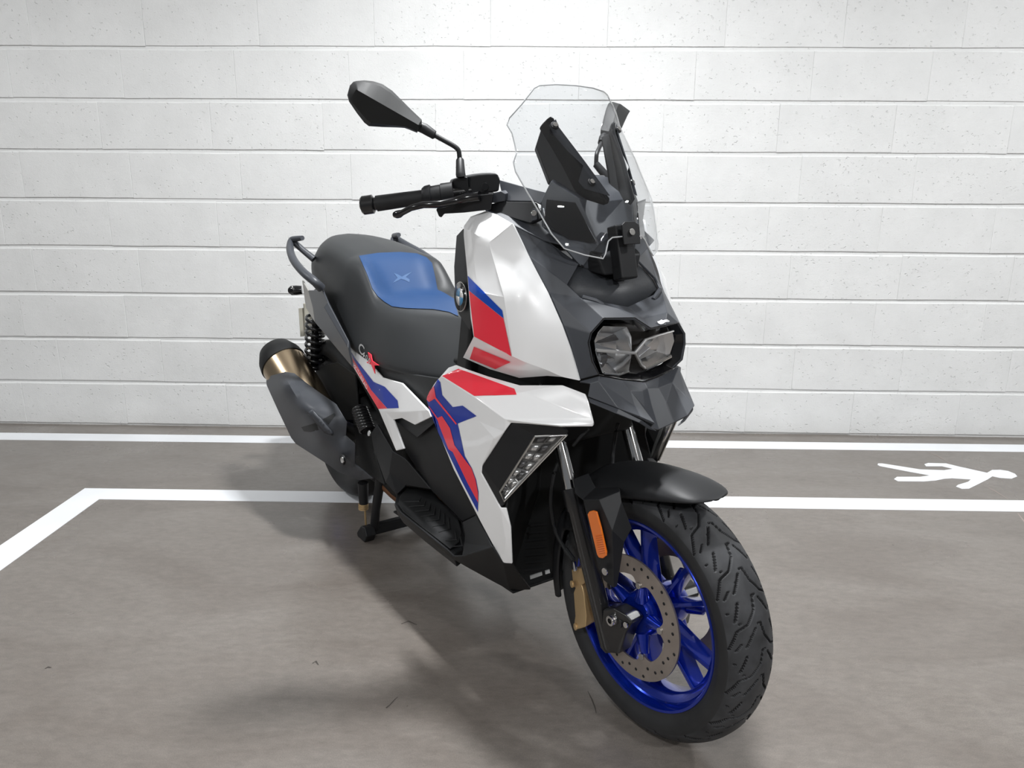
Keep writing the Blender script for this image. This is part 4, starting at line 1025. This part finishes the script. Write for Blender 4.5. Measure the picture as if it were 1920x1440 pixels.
shield = smooth_panel('heat_shield', [([A6.px(*p) for p in hs_o], ctl(*[(*p, y) for p, y in zip(hs_o, hs_y)], (270, 540, -.302), (420, 760, -.296), (560, 1010, -.262), (740, 1180, -.222), (850, 1310, -.190)))], 'grey', can, th=.004, both=False, sh=30)
decal('shield_slot', a6((390, 917), (560, 868), (588, 928), (470, 960), (412, 953)), [shield], 'black', shield, lift=.001)
decal('shield_slot', a6((572, 850), (672, 798), (682, 815), (622, 897)), [shield], 'black', shield, lift=.001)
MT['grey2'] = MT['grey']
bar = decal('shield_bar', a6((440, 787), (490, 770), (664, 965), (658, 986), (590, 958)), [shield], 'grey', shield, lift=.005, step=5)
q_ = bar.modifiers.new('shell', 'SOLIDIFY'); q_.thickness = .005; q_.offset = -1
screw(A6(748, 1198, -.232), (0.1, -1, .1), .010, shield, 'chrome')
lathe('bolt_cup', [(.010, -.004), (.017, -.004), (.018, .003), (.010, .003)], 'black', shield, A6(742, 1195, -.226), n=20)

# ---- foot boards
Z = lambda X, Y, z: A8(X, Y, None, None, z)
mt_ = [Z(640, 520, .30), Z(572, 590, .292), Z(556, 660, .286), Z(600, 725, .280), Z(760, 860, .270), Z(940, 1000, .260), Z(1000, 1048, .258), Z(1075, 985, .262), Z(1095, 905, .265), Z(1065, 790, .272), Z(840, 560, .29)]
board = solid('foot_board', mt_+[p+Vector((0, .01, -.035)) for p in mt_], [list(range(11)), list(range(21, 10, -1))]+[[i, (i+1) % 11, 11+(i+1) % 11, 11+i] for i in range(11)], 'black', bev=.004, both=True)
cm = sum(mt_, Vector())/11
for side, par in enumerate(board):
    f_ = (lambda v: v) if side == 0 else mir
    up = Vector((0, 0, .0025))
    mm = prism('rubber_mat', [f_(cm+(p-cm)*.88+up) for p in mt_], (0, 0, .004), 'rubmat', par, .0015)
    for k in range(9):
        t = (k+.5)/9; a_ = mt_[2].lerp(mt_[6], t); b_ = mt_[10].lerp(mt_[9], t) if t < .8 else mt_[10].lerp(mt_[8], t)
        p0, p1 = a_.lerp(b_, .18)+up*2.6, a_.lerp(b_, .72)+up*2.6
        tube('mat_rib', [f_(p0), f_(p0.lerp(p1, .5)+Vector((.03, 0, 0))), f_(p1)], .0022, 'rubmat', mm, n=6)
S_ = dict(a=A8(556, 662, -.226), a2=A8(575, 700, -.215), b=A8(600, 727, -.236), b2=A8(640, 775, -.222), c=A8(950, 1008, -.238), c2=A8(990, 1072, -.218), d=A8(1000, 1054, -.236), e=A8(1060, 1056, -.236), e2=A8(1110, 1140, -.2), f=A8(1290, 985, -.226), f2=A8(1300, 1245, -.15), g=A8(1372, 1108, -.208), g2=A8(1420, 1308, -.12), h=A8(1440, 1110, -.195), h2=A8(1580, 1305, -.09))
sheet('side_skirt', S_, ['a b b2 a2', 'b c c2 b2', 'c d e e2 c2', 'e f f2 e2', 'f g g2 f2', 'g h h2 g2'], 'black', th=.006, bev=.004, both=True)
sheet('belly_pan', [Vector((-.36, -.12, .175)), Vector((-.36, .12, .175)), Vector((-.85, .2, .23)), Vector((-.85, -.2, .23)), Vector((-.6, 0, .17))], [(0, 1, 4), (1, 2, 4), (2, 3, 4), (3, 0, 4)], 'blackr', th=.006, bev=.002, ref=(-.6, 0, .5))
lipf = sheet('foot_well', dict(a=A8(1065, 795, -.175), b=A8(1170, 742, -.178), c=A8(1215, 830, -.2), d=A8(1290, 985, -.222), e=A8(1060, 1055, -.232), f=A8(1080, 960, -.2), g=A8(1085, 880, -.185)),
      ['a b c g', 'g c d f', 'f d e'], 'black', th=.006, bev=.003, both=True)
sheet('tunnel_side', dict(a=A8(560, 20, -.168), b=A8(840, 20, -.165), c=A8(1200, 790, -.17), d=A8(1170, 750, -.165), e=A8(1065, 795, -.16), f=A8(835, 560, -.148), g=A8(640, 270, -.16)), ['a b g', 'b c d g', 'd e f g'], 'black', th=.008, bev=.004, both=True)
ec = dict(a=A8(425, 60, -.178), b=A8(545, 265, -.186), c=A8(635, 320, -.184), d=A8(835, 555, -.152), e=A8(640, 522, -.18), f=A8(570, 590, -.205), g=A8(490, 500, -.196), h=A8(400, 250, -.188), i=A8(380, 130, -.178), j=A8(520, 420, -.198))
sheet('engine_cover', ec, ['a b j h i', 'b c d e j', 'j e f g', 'h j g'], 'black', th=.008, bev=.004, both=True, ang=14)
sheet('engine_side', [A8(250, 60, -.16), A8(400, 130, -.15), A8(400, 260, -.15), A8(480, 520, -.15), A8(300, 400, -.14), A8(270, 240, -.14)], [(0, 1, 2, 5), (2, 3, 4, 5)], 'blackr', th=.02, bev=.004)

# ---- centre stand
st = bpy.data.objects.new('centre_stand', None); COL.objects.link(st); st.parent = root
box('stand_bar', (-1.172, 0, .034), (.03, .25, .035), 'black', st, .006)
for s_ in (-1, 1):
    tube('stand_leg', [Vector((-1.172, s_*.118, .03)), Vector((-1.135, s_*.125, .12)), Vector((-1.09, s_*.12, .27))], [.015, .014, .017], 'black', st, n=12)
    prism('stand_foot', [Vector((-1.215, s_*.125, .0)), Vector((-1.16, s_*.125, .0)), Vector((-1.14, s_*.125, .028)), Vector((-1.155, s_*.125, .055)), Vector((-1.185, s_*.125, .05)), Vector((-1.222, s_*.125, .012))], (0, s_*.035, 0), 'black', st, .004)
tube('stand_spring', [A8(322, 500, -.15), A8(325, 600, -.148), A8(330, 690, -.145)], [.017, .016, .0145], 'black', st, n=12)
for k in range(4): lathe('spring_ring', [(.0135, -.002), (.0165, -.002), (.0165, .002), (.0135, .002)], 'gold', st, A8(326, 660+k*11, -.147), axis='z', n=16)
tube('spring_rod', [A8(337, 690, -.143), A8(345, 835, -.135)], .0035, 'gold', st, n=8)

# ---- windscreen
ZZ = [.98, 1.0, 1.03, 1.11, 1.2, 1.277, 1.345]; XX = [-.104, -.113, -.128, -.151, -.212, -.272, -.312]
def scr(s, z, out=0.):
    xm = np.interp(z, ZZ, XX); k = np.interp(z, [1.0, 1.27, 1.345], [3.2, 3.1, 1.8])
    n_ = Vector((.75, 2*k*s*.75, .55)).normalized()
    return Vector((xm-k*s*s, s, z))+n_*out
half = [(0, 1.347), (.05, 1.346), (.088, 1.342), (.10, 1.336), (.13, 1.302), (.152, 1.276), (.159, 1.262), (.157, 1.245), (.160, 1.222), (.163, 1.205), (.172, 1.188), (.174, 1.17), (.168, 1.13), (.158, 1.09), (.145, 1.05), (.13, 1.022), (.10, 1.01), (.069, 1.003), (.062, 1.012), (.05, 1.036), (.04, 1.043), (0, 1.045)]
outl = half + [(-s, z) for s, z in reversed(half[1:-1])]
def patch(name, outline, fn, step, m, parent):
    pts_ = []
    for i in range(len(outline)):
        a, b = Vector(outline[i]), Vector(outline[(i+1) % len(outline)]); k = max(1, int((b-a).length/step)); pts_ += [a.lerp(b, t/k) for t in range(k)]
    n = len(pts_)
    def inside(qq):
        c = False
        for i in range(n):
            a, b = pts_[i], pts_[(i+1) % n]
            if (a.y > qq.y) != (b.y > qq.y) and qq.x < (b.x-a.x)*(qq.y-a.y)/(b.y-a.y)+a.x: c = not c
        return c
    inn_ = []
    for x in np.arange(min(p.x for p in pts_), max(p.x for p in pts_), step):
        for y in np.arange(min(p.y for p in pts_), max(p.y for p in pts_), step):
            v = Vector((x, y))
            if inside(v) and min((v-p).length for p in pts_) > step*.5: inn_.append(v)
    r = delaunay_2d_cdt(pts_+inn_, [(i, (i+1) % n) for i in range(n)], [list(range(n))], 1, 1e-6)
    me = mesh(name, [fn(v.x, v.y) for v in r[0]], [list(f) for f in r[2]]); face_out(me)
    return link(name, me, m, parent)
ws_ = patch('windscreen', outl, scr, .012, 'screen', root)
q_ = ws_.modifiers.new('shell', 'SOLIDIFY'); q_.thickness = .0035; q_.offset = -1
tube('screen_edge', [scr(s, z, -.0015) for s, z in outl+[outl[0]]], .0015, 'edge', ws_, n=6)
# screen brackets
bro = [(670, 425, -.096), (740, 352, -.088), (772, 368, -.083), (800, 450, -.079), (1005, 720, -.058), (1232, 1030, -.034), (1190, 1048, -.038), (1010, 992, -.056), (940, 940, -.064), (800, 700, -.08)]
front = [A2(X, Y, y_)+Vector((.004, 0, .004)) for X, Y, y_ in bro]
n_br = Vector((-.75, .22, -.5)).normalized()
brk = prism('screen_bracket', front, Vector((-.010, .0015, -.008)), 'black', None, .003, both=True, scale=1.03)
for s_, par in enumerate(brk):
    f_ = (lambda v: v) if s_ == 0 else mir
    up = Vector((.0045, 0, .0035))
    fr_ = [A2(X, Y, y_)+Vector((.007, 0, .006)) for X, Y, y_ in ((775, 395, -.083), (800, 460, -.080), (1005, 730, -.059), (1215, 1018, -.037), (1010, 960, -.057), (960, 900, -.062), (1000, 770, -.062), (870, 650, -.074), (760, 520, -.086), (720, 440, -.09))]
    prism('bracket_inlay', [f_(v) for v in fr_], (.001, 0, .001), 'grey', par, .001)
    for (X, Y, y_) in ((765, 447, -.086), (1068, 908, -.054)):
        cc = f_(A2(X, Y, y_)+Vector((.010, 0, .008)))
        disc('screw_well', cc-Vector((.003, 0, .002)), (.8, -.2 if s_ == 0 else .2, .55), .0085, .0035, 'black', par, 16)
        screw(cc, (.8, -.2 if s_ == 0 else .2, .55), .0055, par, 'chrome')
    arm = [A2(690, 430, -.094), A2(645, 570, -.108), A2(755, 855, -.098), A2(1000, 985, -.058), A2(860, 720, -.076)]
    arm = [v+Vector((-.006, .0, -.003)) for v in arm]
    prism('bracket_arm', [f_(v) for v in arm], f_(Vector((-.018, .010, -.008))), 'black', par, .002)
# ---- instrument cowl behind the screen
qn = dict(M0=Vector((-.162, 0, .962)), M1=Vector((-.185, 0, 1.04)), M2=Vector((-.215, 0, 1.11)), M3=Vector((-.305, 0, 1.166)), R0=A3(1040, 468, -.072), R1=A2(1150, 1390, -.05), R2=A2(985, 1015, -.072), R3=A2(755, 872, -.11), R3b=Vector((-.295, -.062, 1.164)),
          S0=A3(900, 300, -.128), S1=A2(680, 1240, -.132), S2=A2(672, 1040, -.134))
icl = symsheet('instrument_cowl', qn, ['M0 M1 R1 R0', 'M1 M2 R2 R1', 'M2 M3 R3b R2', 'R2 R3b R3', 'R2 R3 S2', 'R1 R2 S2 S1', 'R0 R1 S1 S0'], 'grey', th=.005, bev=.002)
sheet('gloss_side_panel', [v+(CB-v).normalized()*.009 for v in (A2(720, 1020, -.131), A2(955, 1045, -.079), A2(1130, 1370, -.054), A2(900, 1350, -.1), A2(700, 1210, -.131))], [(0, 1, 2, 3, 4)], 'gloss', icl, th=.002, bev=.001, both=True)
solid('cowl_block', [(-.150, -.045, .965), (-.150, .045, .965), (-.158, .062, 1.005), (-.158, -.062, 1.005), (-.225, -.07, .975), (-.225, .07, .975), (-.225, .075, 1.04), (-.225, -.075, 1.04)], [(0, 1, 2, 3), (0, 4, 5, 1), (1, 5, 6, 2), (2, 6, 7, 3), (3, 7, 4, 0), (4, 7, 6, 5)], 'black', icl, bev=.005)
box('screen_post', (-.150, 0, 1.01), (.03, .045, .11), 'black', icl, .004, rot=('Y', -14))
prism('screw_plate', [Vector((-.128, s*.022, z)) + Vector((-.25*(z-1.04), 0, 0)) for s, z in ((-1, 1.028), (1, 1.028), (1, 1.066), (.6, 1.072), (-.6, 1.072), (-1, 1.066))], (.004, 0, .001), 'black', icl, .001)
screw(Vector((-.126, 0, 1.052)), (1, 0, .3), .007, icl)
prism('cowl_base', [A3(1020, 400, -.082), A3(1040, 470, -.074), A3(1140, 497, -.035), A3(1180, 500, -.02), A3(1180, 400, -.02), A3(1100, 380, -.05)], (-.03, .0, .01), 'black', icl, .003, both=True)
sheet('cockpit_filler', [A3(360, 52, -.150), A3(480, 20, -.135), A3(740, 120, -.115), A3(905, 300, -.118), A3(760, 262, -.134), A3(560, 165, -.178), A3(440, 90, -.168)], [(0, 1, 2, 3, 4, 5, 6)], 'grey', icl, th=.004, bev=.001, both=True)
# ---- shoulders between cowl and bars
sheet('bar_shoulder', dict(a=A2(325, 858, -.135), b=A2(345, 950, -.138), c=A2(385, 975, -.14), d=A2(375, 1035, -.142), e=A2(620, 1038, -.132), f=A2(665, 1060, -.130), g=A2(740, 968, -.118), h=A2(640, 945, -.12)), ['a b c h', 'c d e h', 'e f g h'], 'grey', th=.006, bev=.002, both=True)
sheet('bar_cap', dict(a=A2(215, 985, -.168), b=A2(345, 955, -.155), c=A2(382, 975, -.148), d=A2(375, 1035, -.148), e=A2(212, 1060, -.168), f=A2(200, 1090, -.168)), ['a b c d e', ], 'grey', th=.02, bev=.002, both=True)
shd = sheet('bar_shroud', dict(a=A2(212, 1062, -.155), b=A2(375, 1037, -.146), c=A2(620, 1042, -.134), d=A2(668, 1180, -.138), e=A2(585, 1216, -.142), f=A2(330, 1140, -.16), g=A2(200, 1095, -.166)), ['a b f g', 'b c d e f'], 'black', th=.01, bev=.002, both=True)
prism('shroud_lug', [A2(598, 1110, -.137), A2(612, 1098, -.137), A2(640, 1110, -.136), A2(640, 1190, -.138), A2(595, 1205, -.14)], (.006, -.004, .002), 'grey', shd[0], .001)
screw(A2(617, 1134, -.143), (.7, -.7, .2), .006, shd[0], 'chrome')

# ---- handlebar
hb = bpy.data.objects.new('handlebar', None); COL.objects.link(hb); hb.parent = root
gi, go = A1(945, 1195, -.262), A1(510, 1256, -.348); ge = go+(go-gi).normalized()*.034
gd_ = (go-gi).normalized()
ci = gi-gd_*.06
for s_ in (-1, 1):
    f_ = (lambda v: v) if s_ < 0 else mir
    tube('bar_tube', [Vector((-.45, 0, 1.075)), f_(ci+gd_*-.05), f_(ci), f_(gi)], .011, 'blackm', hb, n=12)
    gr = tube('grip', [f_(gi), f_(gi.lerp(go, .5)), f_(go-gd_*.004), f_(go)], [.0155, .0165, .0172, .0172], 'rubmat', hb, n=20)
    tube('bar_end', [f_(go), f_(go+gd_*.004), f_(go+gd_*.008), f_(ge-gd_*.004), f_(ge)], [.014, .014, .0205, .0205, .017], 'blackm', gr, n=24)
    screw(f_(ge-gd_*.001), f_(gd_), .009, gr)
    th_ = gi-gd_*.002
    tube('throttle_collar', [f_(th_+gd_*.006), f_(th_), f_(th_-gd_*.012), f_(th_-gd_*.014), f_(th_-gd_*.034), f_(th_-gd_*.036), f_(th_-gd_*.062)], [.019, .023, .0245, .021, .0215, .0235, .0235], 'black', hb, n=20)
    prism('switch_block', [f_(v) for v in (A1(1190, 1040, -.215), A1(1250, 1022, -.205), A1(1330, 1010, -.195), A1(1345, 1185, -.19), A1(1260, 1195, -.2), A1(1195, 1180, -.212))], f_(Vector((-.045, .02, 0))), 'black', hb, .004)
    rs = prism('brake_reservoir', [f_(v) for v in (A1(1325, 1012, -.19), A1(1420, 995, -.178), A1(1500, 986, -.166), A1(1598, 984, -.152), A1(1625, 1040, -.148), A1(1612, 1148, -.15), A1(1480, 1165, -.168), A1(1338, 1182, -.188))], f_(Vector((-.045, .015, .002))), 'black', hb, .004)
    disc('sight_glass', f_(A1(1485, 1105, -.1685)), f_(Vector((.76, -.62, .05))), .0085, .0025, 'gloss', rs)
    lv = tube('brake_lever', [f_(v) for v in (A1(668, 1358, -.328), A1(690, 1355, -.325), A1(715, 1350, -.322), A1(740, 1338, -.319), A1(820, 1295, -.308), A1(930, 1266, -.288), A1(1080, 1262, -.255), A1(1200, 1235, -.225), A1(1330, 1205, -.2), A1(1440, 1190, -.185))],
              [.006, .0085, .0085, .0065, .0068, .0075, .0085, .009, .010, .011], 'gloss', hb, n=12)
    prism('lever_bracket', [f_(v) for v in (A1(1080, 1262, -.232), A1(1260, 1200, -.21), A1(1560, 1165, -.168), A1(1540, 1310, -.172), A1(1300, 1338, -.2), A1(1120, 1348, -.222), A1(1092, 1382, -.226), A1(1070, 1372, -.23), A1(1045, 1310, -.235))], f_(Vector((-.02, .012, 0))), 'black', hb, .002)
    # mirror
    MX = -.52
    MN = Vector((.8, -.6, 0)); MP = Vector((-.52, -.263, 1.25))
    def mp(X, Y, dx=0.):
        d_ = ray(600+X/4.8, 120+Y/4.8); return f_(CB+d_*((MP+MN*dx-CB).dot(MN)/d_.dot(MN)))
    mr = tube('mirror_stem', [mp(1258, 880), mp(1252, 800), mp(1240, 768), mp(1200, 735), mp(1120, 690), mp(1030, 640)], .0052, 'black', hb, n=12, smooth=3)
    tube('stem_sleeve', [mp(1268, 1015, .03), mp(1266, 1000, .03), mp(1260, 868)], [.0105, .0105, .0088], 'black', mr, n=14)
    tube('ball_joint', [mp(1042, 635), mp(1030, 640), mp(945, 585), mp(885, 560)], [.006, .0095, .0115, .0105], 'black', mr, n=14)
    ol = [(330, 152), (400, 147), (480, 155), (560, 180), (650, 240), (740, 330), (820, 410), (915, 500), (922, 550), (872, 620), (800, 590), (760, 576), (700, 572), (570, 568), (440, 560), (400, 530), (330, 440), (262, 340), (245, 280), (268, 195), (300, 160)]
    ra, rb = Vector((325, 228)), Vector((885, 548))
    vs_, fs = [], []; n = len(ol)
    for X, Y in ol: vs_.append(mp(X, Y, -.004))
    for X, Y in ol:
        v = Vector((X, Y)); t = max(0, min(1, (v-ra).dot(rb-ra)/(rb-ra).length_squared)); r_ = ra.lerp(rb, t); m_ = v.lerp(r_, .16); vs_.append(mp(m_.x, m_.y, .016))
    for X, Y in ol:
        v = Vector((X, Y)); t = max(0, min(1, (v-ra).dot(rb-ra)/(rb-ra).length_squared)); r_ = ra.lerp(rb, t); vs_.append(mp(r_.x, r_.y, .040-.012*t))
    for k in range(2): fs += [[k*n+i, k*n+(i+1) % n, (k+1)*n+(i+1) % n, (k+1)*n+i] for i in range(n)]
    for X, Y in ol: vs_.append(mp(580+(X-580)*.96, 360+(Y-360)*.96, -.010))
    fs += [[i, 3*n+i, 3*n+(i+1) % n, (i+1) % n] for i in range(n)]; fs.append([3*n+i for i in range(n)])
    me = mesh('mirror_housing', vs_, fs); bm = bmesh.new(); bm.from_mesh(me); bmesh.ops.remove_doubles(bm, verts=bm.verts, dist=1e-5); bmesh.ops.dissolve_degenerate(bm, edges=bm.edges, dist=1e-6)
    bmesh.ops.recalc_face_normals(bm, faces=bm.faces); bm.to_mesh(me); bm.free()
    mh = link('mirror_housing', me, 'blackr', mr); sharp(mh, 28)
    prism('mirror_glass', [mp(580+(X-580)*.9, 360+(Y-360)*.9, -.0102) for X, Y in ol], f_(Vector((-.0008, .0006, 0))), 'chrome', mr, 0)
